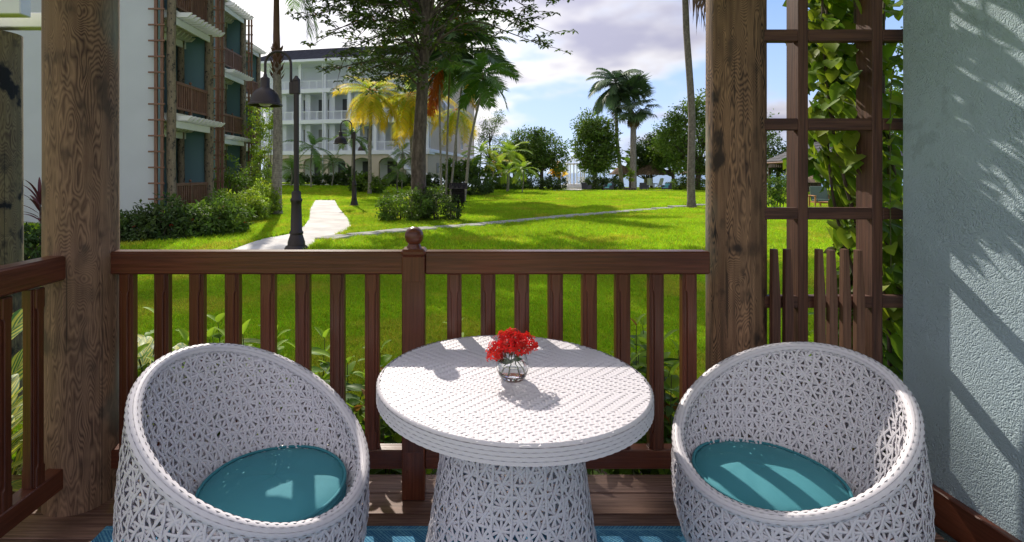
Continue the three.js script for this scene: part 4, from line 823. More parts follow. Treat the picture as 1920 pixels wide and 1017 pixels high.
// ================================================================ LAWN GRASS
{
  const tuft = new MB(true), r = rng(33);
  for (let k = 0; k < 6; k++) { const a = r() * 6.28, x = (r() - .5) * .05, z = (r() - .5) * .05, h = .030 + r() * .028, lx = Math.cos(a) * .022, lz = Math.sin(a) * .022, w = .0028, c = .5 + .95 * r(); tuft.col = k === 4 ? [1.35, .95, 1.5] : [c * (.85 + .4 * r()), c, c * .8];
    const px = -Math.sin(a) * w, pz = Math.cos(a) * w, A = tuft.v(x - px, 0, z - pz, 0, .8, .3), Bq = tuft.v(x + px, 0, z + pz, 0, .8, .3), C = tuft.v(x + lx * .4 - px * .8, h * .6, z + lz * .4 - pz * .8, 0, 1, 0), D = tuft.v(x + lx * .4 + px * .8, h * .6, z + lz * .4 + pz * .8, 0, 1, 0), E = tuft.v(x + lx * 1.3, h, z + lz * 1.3, 0, 1, 0); tuft.quad(A, Bq, D, C).tri(C, D, E); }
  const mat = leafMat(.345, .60, .014, .55, 0), g = tuft.geo();
  mat.specularIntensity = .05;
  const put = (name, count, d0, d1, sc, seed, fill) => {
    const q = rng(seed), m = new THREE.InstancedMesh(g, mat, count), mx = new THREE.Matrix4(), e = new THREE.Euler(), qq = new THREE.Quaternion(), col = new THREE.Color(); let n = 0;
    while (n < count) {
      const d = Math.sqrt(lerp(d0 * d0, d1 * d1, q())), x = lerp(-.92, .98, q()) * d, z = -d; if (fill(x, d)) continue;
      const pat = fbm(x * .7 + 30, d * .7 + 30, 4), s = sc * (.7 + .6 * q()) * lerp(.8, 1.15, pat); e.set((q() - .5) * .5, q() * 6.28, (q() - .5) * .5); mx.compose(V(x, groundHeight(x, z) - .003, z), qq.setFromEuler(e), V(s * 1.25, s, s * 1.25)); m.setMatrixAt(n, mx);
      const dry = sst(.56, .72, fbm(x * .9 + 70, d * .9 + 20, 4)), c = (.68 + .62 * pat) * (.8 + .4 * q()); col.setRGB(c * (.82 + .36 * q() + .35 * dry), c, c * (1 + 1.5 * dry)); m.setColorAt(n, col); n++;
    }
    m.name = numbered(name); m.castShadow = m.receiveShadow = true; stuff(m); tag(m, fill.label, 'grass'); scene.add(m);
  };
  const inPath = (() => { const L = pathL, Rr = pathR, at = (A, d) => { for (let k = 1; k < A.length; k++) if (-A[k].z >= d && -A[k - 1].z <= d) { const t = (d + A[k - 1].z) / (A[k - 1].z - A[k].z); return lerp(A[k - 1].x, A[k].x, t); } return null; }; return (x, d) => { const a = at(L, d), b = at(Rr, d); return a !== null && b !== null && x > a - .02 && x < b + .02; }; })();
  const onStone = (x, d) => d > 12 && STONES.some(s => Math.abs(s[0] - x) < .47 && Math.abs(s[1] - d) < .42);
  const near = (x, d) => (d < 3.1 && x > -3 && x < 2.2) || inPath(x, d); near.label = 'short mown grass blades on the lawn near the railing';
  const far = (x, d) => inPath(x, d) || onStone(x, d); far.label = 'sunlit mown grass on the lawn farther out';
  put('lawn_grass', 230000, 2.9, 11, 1.0, 34, near);
  put('lawn_grass', 260000, 11, 33, 1.9, 35, far);
  const farther = (x, d) => onStone(x, d) || (d > 49 && x > 8) || (x < -6 && d > 46); farther.label = 'bright far strip of mown grass before the beach hedge';
  put('lawn_grass', 120000, 33, 51, 3.2, 36, farther);
}
// ================================================================ TREES, PALMS AND SHRUBS OF THE GARDEN
{ // the big almond tree: tiers of long limbs, leaves in rosettes at the twig ends
  const base = G(786, 411), top = W(803, -60, 19.3), t = thing('almond_tree', 'large dark trunked almond tree spreading over the lawn from a round shrub', 'tree', base), r = rng(101), L = p => p.clone().sub(base);
  const P = curve([V(0, -.1, 0), L(W(785, 300, 19.5)), L(W(790, 200, 19.4)), L(W(796, 90, 19.3)), L(top), L(top).add(V(.4, 3, -.3))], 24), tr = new MB();
  tr.tube(P, P.map((_, k) => k === 0 ? .46 : k === 1 ? .36 : lerp(.31, .10, k / 24)), 14, 1);
  const lf = new MB(true), D = 19.5;
  const targets = [[590, 30, -1], [585, 85, 1], [612, 135, -2], [650, 150, 0], [690, 130, 2], [640, 100, -1], [690, 50, 1], [715, 150, -1.5], [745, 150, 2.2], [660, 130, 2.5], [730, 110, -2.5], [620, 20, 2], [840, 30, 1], [872, 92, -1], [905, 45, 2], [950, 25, -.5], [1000, 22, .6], [1038, 62, 0], [1018, 86, .4], [985, 55, 1.2], [930, 70, -1.5], [850, 120, 2], [770, 60, -3], [820, 75, 3], [700, 160, 1], [735, 130, 1.2], [610, 60, -2.5], [650, 30, -3], [700, 100, 3], [760, 140, -2.4], [725, 65, -3.2], [670, 70, 3]];
  for (const [px, py, dz] of targets) { const e = L(W(px, py, D + dz)), reach = Math.hypot(e.x, e.z), s = P[Math.min(22, Math.max(6, P.findIndex(p => p.y > e.y - reach * .18 + .3)))] || P[12]; limb(s, e, px > 940 ? .5 : .72); }
  for (let k = 0; k < 58; k++) { const a = k * 2.4, q = 1.2 + 5.0 * Math.sqrt(r()), y = 8.6 + 4.6 * r() * (1 - q / 9); const e = V(Math.cos(a) * q, y, Math.sin(a) * q); limb(P[clamp(Math.floor(12 + r() * 11), 10, 23)], e, 1.2); }
  function limb(s, e, dens) {
    const B0 = branchTo(tr, s, e, .042, .010, r, .22, 8), Lh = s.distanceTo(e);
    const tips = [B0[8]];
    const nt = Math.round((7 + Lh * 2.9) * dens);
    for (let k = 0; k < nt; k++) { const f = .35 + .65 * r(), p = B0[Math.round(f * 8)], d = onUnit(r); d.y = d.y * .45; d.addScaledVector(V().subVectors(e, s).normalize(), .5).normalize(); const q = p.clone().addScaledVector(d, .45 + .6 * r()); tr.tube([p, p.clone().lerp(q, .5).add(V(0, .05, 0)), q], [.012, .009, .005], 4); tips.push(q, p.clone().lerp(q, .6)); }
    for (const q of tips) {
      const n = 6 + Math.floor(r() * 6), tint = LEAFTINT(r, .4);
      for (let j = 0; j < n; j++) { const a = j / n * 6.28 + r(), el = -.35 + .8 * r(), d = V(Math.cos(a) * Math.cos(el), Math.sin(el), Math.sin(a) * Math.cos(el)), nn = V(-d.x * .3, 1, -d.z * .3); nn.addScaledVector(d, -nn.dot(d)).normalize(); const w = .75 + .5 * r(), old = r() < .01; lf.col = old ? [5, .9, .4] : tint.map(c => c * w); lf.leaf(q.clone().add(V((r() - .5) * .1, (r() - .5) * .06, (r() - .5) * .1)), d, nn, .19 + .10 * r(), .095 + .03 * r(), .2, .2); }
    }
  }
  tr.build('trunk', M.bark, t); stuff(lf.build('crown', leafMat(.08, .145, .022, .48, .35), t));
  const mulch = structure(mesh('mulch_ring', (() => { const g = new MB(); const n = 40, c = g.v(0, 0, 0, 0, 1, 0), id = []; for (let k = 0; k <= n; k++) { const a = k / n * 6.283, q = 1 + .12 * Math.sin(a * 3) + .08 * Math.sin(a * 7); id.push(g.v(1.75 * q * Math.cos(a), 0, 1.15 * q * Math.sin(a), 0, 1, 0, Math.cos(a) * 1.7, Math.sin(a) * 1.1)); } for (let k = 0; k < n; k++) g.tri(c, id[k + 1], id[k]); return g.geo(); })(), M.mulch)); mulch.position.set(base.x - .1, GY + .022, base.z + .15);
}
const redFl = leafMat(.55, .03, .02, .3, .2), whiteFl = leafMat(.75, .74, .68, .3, .1);
shrub('round_shrub', 'rounded glossy shrub around the foot of the almond tree, left half', [B(750, 388, 18.6, 44, 30, 42), B(728, 392, 18.4, 22, 22, 26), B(778, 384, 18.3, 26, 30, 30)], 3400, .105, M.leafMid, 111);
shrub('round_shrub', 'darker glossy shrub right of the almond trunk, beside the lamp box', [B(822, 384, 18.9, 38, 32, 40), B(846, 392, 18.8, 18, 22, 24), B(800, 380, 19.4, 24, 30, 30)], 3000, .105, M.leafDark, 112);
// hedge of shrubs along the balcony building
for (const [k, [px, py, d, rx, ry, lab]] of [[258, 438, 13.3, 50, 42, 'dark leafy shrub below the white wall, nearest of the flowering hedge'], [318, 432, 13.6, 46, 44, 'dark green shrub in front of the first ground floor balcony'], [372, 428, 14.2, 42, 36, 'glossy hedge shrub with white glints below the first balcony railing'], [425, 420, 14.8, 40, 34, 'sunlit hedge shrub at the lawn edge with red blossoms'], [455, 392, 18.5, 40, 26, 'low bright shrub between the first and second balcony bays'], [492, 380, 20.5, 26, 24, 'small bright shrub beside the foot of the tall palm'], [410, 400, 17.5, 30, 30, 'shrub behind the flowering hedge at the log post'], [232, 448, 13.2, 26, 30, 'dark shrub directly right of the left column']].entries())
  shrub('hedge_shrub', lab, [B(px, py - 5, d, rx, ry + 4, 46), B(px - rx * .4, py + 6, d - .4, rx * .6, ry * .75, 34), B(px + rx * .45, py + 4, d + .2, rx * .6, ry * .8, 34)], 4200, .125, [M.leafDark, M.leafDark, M.leafMid, M.leafMid, M.leafLight, M.leafLight, M.leafMid, M.leafDark][k], 120 + k, { flowers: [2, 3, 3, 6, 3, 2, 0, 0][k], flowerMat: redFl });
shrub('tall_shrub', 'loose tall shrub standing against the second balcony bay', [B(430, 335, 22, 26, 46, 30), B(418, 350, 22, 22, 34, 24), B(446, 352, 22.3, 20, 32, 24)], 2300, .12, M.leafMid, 140, { inner: .2 });
shrub('tall_shrub', 'tall bright bush against the third balcony bay, behind the palm trunk', [B(486, 330, 27, 24, 44, 30), B(496, 350, 26.5, 22, 34, 26), B(470, 345, 27, 20, 34, 26)], 2400, .14, M.leafLight, 141, { inner: .2 });
shrub('climbing_shrub', 'yellow green climber hanging from the far balcony bays', [B(476, 232, 29, 18, 42, 14), B(490, 272, 29, 20, 40, 14), B(502, 218, 30, 16, 26, 14), B(484, 300, 29, 16, 30, 14)], 2600, .14, M.leafLight, 142, { inner: .3, hang: .5, cat: 'climber' });
shrub('round_shrub', 'large dark shrub filling the gap between stained column and left column', [B(40, 480, 9.5, 40, 60, 40), B(80, 470, 9.8, 30, 40, 34)], 1600, .11, M.leafDark, 143);
// palms
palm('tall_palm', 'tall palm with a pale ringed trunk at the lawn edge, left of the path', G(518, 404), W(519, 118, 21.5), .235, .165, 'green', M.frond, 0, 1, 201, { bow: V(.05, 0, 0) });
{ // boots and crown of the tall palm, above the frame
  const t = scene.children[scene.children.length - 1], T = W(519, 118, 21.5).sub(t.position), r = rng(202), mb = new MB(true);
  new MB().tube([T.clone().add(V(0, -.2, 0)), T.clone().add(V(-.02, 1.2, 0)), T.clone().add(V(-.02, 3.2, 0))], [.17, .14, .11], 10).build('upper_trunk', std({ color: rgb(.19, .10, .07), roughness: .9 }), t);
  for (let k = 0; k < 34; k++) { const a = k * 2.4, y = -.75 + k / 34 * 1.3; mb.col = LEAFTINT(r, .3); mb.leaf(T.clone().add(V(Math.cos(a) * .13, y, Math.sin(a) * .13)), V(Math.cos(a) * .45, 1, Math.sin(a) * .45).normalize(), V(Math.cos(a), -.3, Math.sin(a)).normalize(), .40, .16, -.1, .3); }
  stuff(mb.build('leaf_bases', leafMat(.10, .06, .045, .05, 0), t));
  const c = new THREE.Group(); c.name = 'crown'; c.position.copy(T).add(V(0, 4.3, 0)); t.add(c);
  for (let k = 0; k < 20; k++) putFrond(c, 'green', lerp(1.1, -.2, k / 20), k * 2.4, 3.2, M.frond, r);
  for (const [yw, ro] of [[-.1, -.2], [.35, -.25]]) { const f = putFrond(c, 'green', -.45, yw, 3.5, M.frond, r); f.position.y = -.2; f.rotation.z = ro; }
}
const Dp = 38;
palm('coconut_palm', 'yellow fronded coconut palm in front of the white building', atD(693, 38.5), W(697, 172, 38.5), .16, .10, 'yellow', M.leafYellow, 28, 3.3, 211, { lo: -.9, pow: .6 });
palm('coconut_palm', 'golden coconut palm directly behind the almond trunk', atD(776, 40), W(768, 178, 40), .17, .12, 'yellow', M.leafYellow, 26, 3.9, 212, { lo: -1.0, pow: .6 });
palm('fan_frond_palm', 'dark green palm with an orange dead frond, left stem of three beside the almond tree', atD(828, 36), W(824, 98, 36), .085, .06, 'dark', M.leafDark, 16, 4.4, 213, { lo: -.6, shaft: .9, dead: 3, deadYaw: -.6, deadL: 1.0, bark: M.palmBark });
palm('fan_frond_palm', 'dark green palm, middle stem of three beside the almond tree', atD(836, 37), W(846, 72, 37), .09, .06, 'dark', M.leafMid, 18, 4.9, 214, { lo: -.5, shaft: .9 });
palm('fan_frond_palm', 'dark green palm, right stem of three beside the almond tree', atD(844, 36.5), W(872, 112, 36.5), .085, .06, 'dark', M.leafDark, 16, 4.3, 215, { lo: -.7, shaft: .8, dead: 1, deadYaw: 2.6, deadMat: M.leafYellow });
palm('leaning_palm', 'slender leaning palm right of the dark wooden box', G(869, 380), W(906, 158, 30.5), .10, .065, 'dark', M.leafMid, 15, 2.4, 216, { lo: -.6, shaft: .7, bow: V(-.18, 0, 0) });
palm('yellowing_palm', 'yellow hanging palm fronds at the corner of the white building', atD(858, 42), W(856, 205, 42), .09, .07, 'yellow', M.leafYellow, 11, 3.0, 217, { lo: -1.1, hi: .5, pow: .5 });
for (const [lab, px, d, ty, set, mat, N, L, r0] of [
  ['small palm with arching fronds in front of the building, left of the curved path', 583, 44, 276, 'green', 'frond', 12, 2.5, .08],
  ['young palm with spreading fronds between the lamp posts', 622, 45, 306, 'green', 'frond', 11, 2.0, .07],
  ['feathery dark palm at the foot of the white building, behind the tall lamp', 545, 46, 320, 'green', 'leafMid', 14, 2.3, .10],
  ['thin palm with upright fronds right of the second lamp', 660, 42, 258, 'lime', 'frond', 11, 2.2, .06],
  ['dark small palm beside the stairs of the white building', 753, 43, 284, 'green', 'leafMid', 12, 1.7, .06],
  ['low palm beside the almond trunk, in front of the arches', 745, 40, 322, 'lime', 'frond', 10, 1.8, .06],
  ['small green palm at the far end of the white building', 900, 44, 288, 'lime', 'leafLight', 12, 2.1, .07],
  ['yellow green palm in front of the round beach tree', 953, 47, 287, 'lime', 'leafLight', 13, 2.2, .08],
  ['brownish young palm left of the beach tree', 924, 52, 305, 'yellow', 'leafYellow', 11, 2.2, .09],
  ['low bright palm left of the gazebo hedge', 950, 45, 321, 'lime', 'leafLight', 11, 1.6, .06],
  ['small lime green palm nearest the beach path', 979, 43, 317, 'lime', 'leafLight', 12, 1.7, .05],
  ['stubby palm at the corner of the shaded hedge', 885, 40, 312, 'green', 'frond', 11, 1.9, .07]])
  palm('young_palm', lab, atD(px, d), W(px + 2, ty, d), r0, r0 * .8, set, M[mat], N, L, 230 + px, { lo: -.5, hi: 1.35 });
palm('bare_palm', 'tall grey palm trunk with dry fronds hanging at its top, left of the mottled column', G(1297, 391), W(1287, 55, 25.6), .185, .15, 'dry', M.leafDry, 0, 1, 250, { bow: V(.14, 0, 0), bark: M.greyBark });
{
  const t = scene.children[scene.children.length - 1], T = W(1277, -250, 25.6).sub(t.position), r = rng(251);
  const a = W(1287, 55, 25.6).sub(t.position); new MB().tube([a.clone().add(V(.01, -.2, 0)), a.clone().lerp(T, .5), T], [.153, .14, .13], 12, 1).build('upper_trunk', M.greyBark, t);
  const c = new THREE.Group(); c.name = 'crown'; c.position.copy(T); t.add(c);
  for (let k = 0; k < 18; k++) putFrond(c, 'green', lerp(1.1, .1, k / 18), k * 2.4, 3.0, M.frond, r);
  const grey = leafMat(.16, .135, .115, .2, 0); for (const [yw, z] of [[2.9, -.52], [3.35, -.56], [3.1, -.48]]) { const f = putFrond(c, 'dry', -1.0, yw, 8.6, grey, r, 'dead_frond'); f.rotation.z = z; f.position.y = -.2; }
}
palm('royal_palm', 'tall feathery palm near the beach, left of the fan palm', G(1166, 353), W(1155, 172, 60), .27, .17, 'blue', M.frondBlue, 26, 4.2, 261, { lo: -.7, shaft: 1.2, bow: V(-.2, 0, 0), dead: 2, deadYaw: 3.3, deadL: .9, deadMat: leafMat(.17, .14, .09, .3, .1) });
{ // fan palm
  const base = G(1187, 355), top = W(1188, 214, 59), t = thing('fan_palm', 'fan palm with a grey trunk and brown skirt near the beach', 'palm', base), r = rng(265), T = top.clone().sub(base);
  new MB().tube([V(0, -.1, 0), T.clone().multiplyScalar(.5), T], [.42, .33, .31], 12, 1).build('trunk', M.palmBark, t);
  const fan = (seed, c1, c2) => { const mb = new MB(true), q = rng(seed), n = 26; mb.col = [1.3, 1.2, .8]; mb.tube([V(0, 0, 0), V(.28, .04, 0), V(.5, 0, 0)], [.012, .009, .007], 5, 1, false);
    for (let k = 0; k < n; k++) { const a = (k / (n - 1) - .5) * 3.6, len = .5 * (1 - .18 * Math.abs(a) / 1.8) * (.9 + .2 * q()), d = V(Math.cos(a), 0, Math.sin(a)), p = V(.5, 0, 0), w = .030, m = p.clone().addScaledVector(d, len * .6), e = p.clone().addScaledVector(d, len); m.y -= .02 + .02 * (k & 1); e.y -= .12 + .1 * q(); const f = .75 + .5 * q(); mb.col = mix3(c1, c2, q()).map(v => v * f); const sx = -d.z * w, sz = d.x * w; const A = mb.v(p.x, p.y, p.z, 0, 1, 0), Bq = mb.v(m.x - sx, m.y, m.z - sz, 0, 1, 0), C = mb.v(m.x + sx, m.y, m.z + sz, 0, 1, 0), E = mb.v(e.x, e.y, e.z, 0, 1, 0); mb.tri(A, Bq, C).tri(Bq, E, C); } return mb.geo(); };
  const gs = [fan(1, [.8, .9, .9], [1.3, 1.3, 1]), fan(2, [.8, .9, .9], [1.3, 1.3, 1])], c = new THREE.Group(); c.name = 'crown'; c.position.copy(T).add(V(0, .3, 0)); t.add(c);
  for (let k = 0; k < 38; k++) { const q = k / 38, m = mesh('fan_leaf', gs[k & 1], M.frondBlue, c); m.rotation.set((r() - .5) * .7, k * 2.4, lerp(1.35, -.55, q) + (r() - .5) * .2, 'YZX'); m.scale.setScalar(3.0 * (.85 + .25 * r())); m.position.y = lerp(1.7, .2, q); }
  const dry = leafMat(.23, .15, .08, .25, 0); for (let k = 0; k < 22; k++) { const m = mesh('dead_fan_leaf', gs[k & 1], dry, c); m.rotation.set((r() - .5) * .8, k * 2.4, -1.0 - .45 * r(), 'YZX'); m.scale.setScalar(1.9 * (.8 + .3 * r())); m.position.y = .1 - .5 * r(); }
}
{ // travellers palm
  const base = G(1212, 352), t = thing('travellers_palm', 'travellers palm with big paddle leaves behind the fan palm', 'palm', base), r = rng(270), st = new MB(), g = bladeGeo(2.6, .75, { n: 12, bend: .55, fold: .2, rise: .0, wave: .25, prof: q => Math.pow(Math.sin(Math.PI * Math.pow(Math.min(1, q * .96 + .03), .8)), .5) });
  new MB().tube([V(0, -.1, 0), V(0, 1.2, 0)], [.35, .25], 10).build('trunk', M.palmBark, t);
  for (let k = 0; k < 26; k++) { const a = lerp(-.15, Math.PI + .15, (k + .5) / 26) , L = 1.9 + r() * 1.6, y0 = 1.0, e = V(Math.cos(a) * L * .75, y0 + Math.max(.3, Math.sin(a)) * L, (r() - .5) * 1.6); st.tube([V(Math.cos(a) * .2, y0, 0), V(e.x * .6, lerp(y0, e.y, .55), e.z * .5), e], [.05, .035, .02], 5); const m = mesh('paddle_leaf', g, k % 4 ? M.leafDark : M.leafMid, t); m.position.copy(e); aim(m, V(Math.cos(a) * .8, Math.sin(a) * .9 - .1 + (r() - .5) * .6, (r() - .5) * 1.2), (r() - .5) * 2); m.scale.setScalar(.7 + .4 * r()); }
  st.build('leaf_stalks', M.stem, t);
}
// trees towards the beach
const tr = (lab, bx, d, ty, r0, blobs, n, s, mat, seed, o) => tree('garden_tree', lab, atD(bx, d), W(bx, ty, d), r0, blobs.map(b => B(b[0], b[1], d + (b[4] || 0), b[2], b[3])), n, s, mat, seed, o);
tr('broad round tree left of the white gazebo', 1016, 55, 300, .22, [[985, 272, 32, 26], [1020, 278, 34, 28], [1045, 300, 20, 24], [965, 292, 24, 22], [1000, 300, 30, 24], [1010, 255, 16, 14]], 10500, .30, M.leafMid, 301, { clump: .42 });
tr('tall dense tree right of the white gazebo', 1114, 58, 300, .24, [[1105, 240, 26, 26], [1128, 250, 24, 30], [1096, 275, 22, 28], [1125, 295, 30, 28], [1112, 308, 22, 18], [1140, 275, 18, 28]], 11500, .32, M.leafMid, 302, { clump: .42 });
tr('spreading tree behind the grey palm trunk', 1306, 52, 300, .30, [[1290, 215, 30, 26], [1325, 200, 34, 32], [1262, 235, 24, 24], [1300, 260, 44, 30], [1345, 250, 36, 40], [1255, 275, 22, 22], [1285, 310, 26, 22], [1330, 310, 34, 24], [1400, 240, 40, 46], [1420, 300, 40, 34]], 13500, .30, M.leafMid, 303, { clump: .42 });
tr('dark tree behind the travellers palm', 1222, 63, 305, .2, [[1212, 285, 26, 32], [1232, 275, 22, 30], [1195, 300, 20, 22]], 4200, .34, M.leafDark, 304, { clump: .42 });
tr('broad low tree behind the yellow green palm', 962, 60, 315, .16, [[945, 302, 26, 20], [972, 288, 24, 22], [985, 312, 24, 18], [930, 318, 20, 16]], 5200, .30, M.leafMid, 310, { clump: .42 });
tr('dense tree between the travellers palm and the grey palm trunk', 1262, 60, 315, .2, [[1258, 262, 28, 34], [1240, 292, 22, 26], [1278, 290, 24, 30]], 6000, .32, M.leafMid, 311, { clump: .42 });
tr('light feathery tree rising behind the corner of the white building', 918, 62, 250, .14, [[915, 236, 16, 16], [932, 222, 16, 14], [905, 262, 18, 16], [940, 262, 14, 16], [920, 290, 18, 16]], 3000, .26, M.leafMid, 305, { clump: .5, inner: .1, wide: .3 });
tr('yellowish leaning tree beside the white gazebo', 1050, 57, 322, .12, [[1049, 318, 11, 12], [1041, 324, 10, 9]], 800, .25, M.leafYellow, 306);
tr('shady tree seen between log column and trellis', 1462, 40, 300, .2, [[1448, 290, 22, 40], [1462, 325, 24, 24], [1500, 290, 30, 34]], 3600, .22, M.leafDark, 307);
tr('sunlit tree behind the dark roofed pavilion', 1530, 44, 290, .2, [[1490, 275, 24, 22], [1580, 250, 60, 40], [1640, 280, 50, 50], [1690, 300, 50, 50]], 4200, .24, M.leafMid, 308);
tr('tree beyond the vine, right of the trellis post', 1640, 26, 240, .2, [[1600, 170, 60, 60], [1660, 240, 60, 70], [1690, 120, 60, 70]], 3600, .2, M.leafMid, 309);
// hedges
for (const [k, [lab, bl, n, s, mat]] of [
  ['low dark hedge left of the white gazebo', [B(1000, 344, 53, 28, 12, 16), B(1040, 342, 54, 20, 14, 16), B(970, 345, 53, 22, 11, 14)], 5200, .2, 'leafDark'],
  ['low hedge with bright leaves left of the beach path', [B(950, 346, 50, 32, 11, 14), B(925, 346, 50, 16, 11, 12)], 3400, .2, 'leafMid'],
  ['low hedge right of the white gazebo', [B(1116, 344, 54, 24, 13, 16), B(1146, 345, 54, 20, 12, 16)], 4600, .2, 'leafDark'],
  ['low flowering hedge behind the right garden chairs', [B(1278, 346, 53, 22, 11, 14), B(1310, 347, 52, 24, 11, 14), B(1345, 347, 52, 24, 12, 14)], 5000, .2, 'leafMid'],
  ['shaded brownish hedge at the corner of the white building', [B(880, 352, 37, 32, 15, 20), B(850, 352, 38, 22, 14, 20), B(910, 352, 38, 14, 12, 16)], 4200, .16, 'leafDark'],
  ['big leaved green shrub at the corner of the white building', [B(868, 322, 39, 22, 20, 20), B(895, 328, 39, 20, 18, 18), B(845, 322, 39, 18, 18, 18)], 1700, .34, 'leafMid'],
  ['pale green shrub between the lamps, in front of the arches', [B(690, 345, 40, 24, 16, 20), B(672, 342, 40, 16, 16, 16), B(706, 350, 39, 16, 14, 14)], 1800, .26, 'leafMid'],
  ['hedge along the foot of the white building, left part', [B(560, 336, 47, 24, 9, 12), B(600, 337, 47, 22, 9, 12), B(630, 338, 47, 20, 10, 12)], 3000, .2, 'leafDark'],
  ['dark broad leaved plants at the foot of the white building', [B(648, 330, 47, 16, 14, 12), B(660, 338, 46, 20, 12, 12)], 900, .4, 'leafDark'],
  ['hedge along the foot of the white building, beside the stairs', [B(742, 340, 46, 24, 9, 12), B(780, 338, 45, 24, 11, 12), B(812, 338, 44, 24, 12, 12)], 3400, .2, 'leafDark'],
  ['yellow tipped plant in the brown planter below the fan palm', [B(1182, 333, 53, 5, 9, 5), B(1184, 322, 53, 4, 5, 4)], 260, .22, 'leafLight'],
  ['shrub left of the garden lounger, seen below the trellis bar', [B(1462, 355, 22, 20, 28, 22), B(1452, 365, 22, 14, 22, 18)], 1700, .11, 'leafMid'],
  ['bright bush right of the garden lounger', [B(1600, 340, 25, 34, 30, 30), B(1560, 322, 27, 22, 22, 20), B(1640, 350, 25, 34, 34, 30)], 1900, .13, 'leafLight'],
  ['dark border plants at the lawn edge beyond the trellis', [B(1520, 398, 22, 36, 8, 10), B(1580, 402, 21.5, 36, 8, 10), B(1640, 404, 21, 36, 9, 10)], 1600, .11, 'leafDark']].entries())
  shrub(k < 4 || k === 7 || k === 9 ? 'hedge' : 'garden_shrub', lab, bl, n, s, M[mat], 330 + k, { stems: 4, cat: k < 4 || k === 7 || k === 9 ? 'hedge' : 'shrub', flowers: k === 3 ? 3 : 0, flowerMat: redFl });
{ // spiky bright grasses below the lounger
  const t = thing('spider_grass', 'clump of bright strappy leaves in front of the garden lounger', 'plant', atD(1525, 21.6)), mb = new MB(true), r = rng(350);
  for (let k = 0; k < 190; k++) { const a = r() * 6.28, x = (r() - .5) * 1.2, z = (r() - .5) * .4, c = .7 + .8 * r(); mb.col = [c * 1.2, c, c]; mb.leaf(V(x, 0, z), V(Math.cos(a) * .5, .9, Math.sin(a) * .5).normalize(), V(-Math.cos(a), .5, -Math.sin(a)).normalize(), .35 + .2 * r(), .03, .25, .2); }
  stuff(mb.build('blades', M.leafLight, t));
}
// ================================================================ BALCONY BUILDING: three stepped bays along the left
const ST = 3.47;                                                            // storey height
function railingPart(parent, x, z0, z1, y, mat, lab) {                      // runs along z at the balcony front
  const g = new THREE.Group(); g.name = 'balcony_railing'; g.position.set(x, y, 0); parent.add(g); if (lab) g.userData.label = lab;
  const L = z0 - z1, c = (z0 + z1) / 2, n = Math.round(L / .15);
  new MB().box(0, 1.03, c, .075, .10, L, .006).box(0, .17, c, .06, .08, L).build('rails', mat, g);
  const b = new MB(), mid = Math.round(n / 2); for (let k = 0; k < n; k++) if (k !== mid) b.box(0, .60, z1 + (k + .5) * L / n, .045, .78, .065); stuff(b.build('balusters', mat, g));
  const nw = new MB().box(0, .54, z1 + (mid + .5) * L / n, .10, 1.1, .10, .004); const pr = []; for (let k = 0; k <= 8; k++) { const a = -1.57 + k / 8 * 3.14; pr.push([Math.max(.001, .05 * Math.cos(a)), 1.15 + .05 * Math.sin(a)]); } nw.lathe(pr, 12, 0, 0, z1 + (mid + .5) * L / n); nw.build('newel_post', mat, g);
}
function awning(parent, x, z0, z1, y, n, out = .62) {
  const g = new THREE.Group(); g.name = 'pergola_awning'; g.position.set(x, y, 0); parent.add(g); const L = z0 - z1, c = (z0 + z1) / 2;
  new MB().box(.06, 0, c, .07, .24, L + .30, .006).build('beam', M.whitePaint, g);
  const sl = new MB(), w = .055; // one slat with a slanting end, shared
  const s = [V(-.35, .0, 0), V(out - .14, .0, 0), V(out, .13, 0), V(out, .16, 0), V(-.35, .16, 0)], f = s.map(p => V(p.x, p.y, w / 2)), b = s.map(p => V(p.x, p.y, -w / 2));
  sl.poly([f[0], f[1], f[2]]).poly([f[0], f[2], f[3], f[4]]).poly([b[2], b[1], b[0]]).poly([b[4], b[3], b[2], b[0]]); for (let k = 0; k < 5; k++) { const e = (k + 1) % 5; sl.poly([b[k], b[e], f[e], f[k]]); }
  const geo = sl.geo(); for (let k = 0; k < n; k++) { const m = mesh('slat', geo, M.whitePaint, g); m.position.set(0, .123, z0 + .10 - (k + .5) * (L + .2) / n); }
}
function trellisPart(parent, x, z, y0, y1, w) {
  const g = new THREE.Group(); g.name = 'wall_trellis'; parent.add(g);
  const p = new MB(); p.box(x, (y0 + y1) / 2, z, .10, y1 - y0, .07, .003).box(x + w, (y0 + y1) / 2, z, .09, y1 - y0, .07, .003); p.build('posts', M.brownWood, g);
  const r = new MB(); for (let y = y0 + .3; y < y1; y += .52) r.box(x + w / 2 - .06, y, z + .045, w + .34, .055, .035, .003); stuff(r.build('rungs', M.brownWood, g));
}
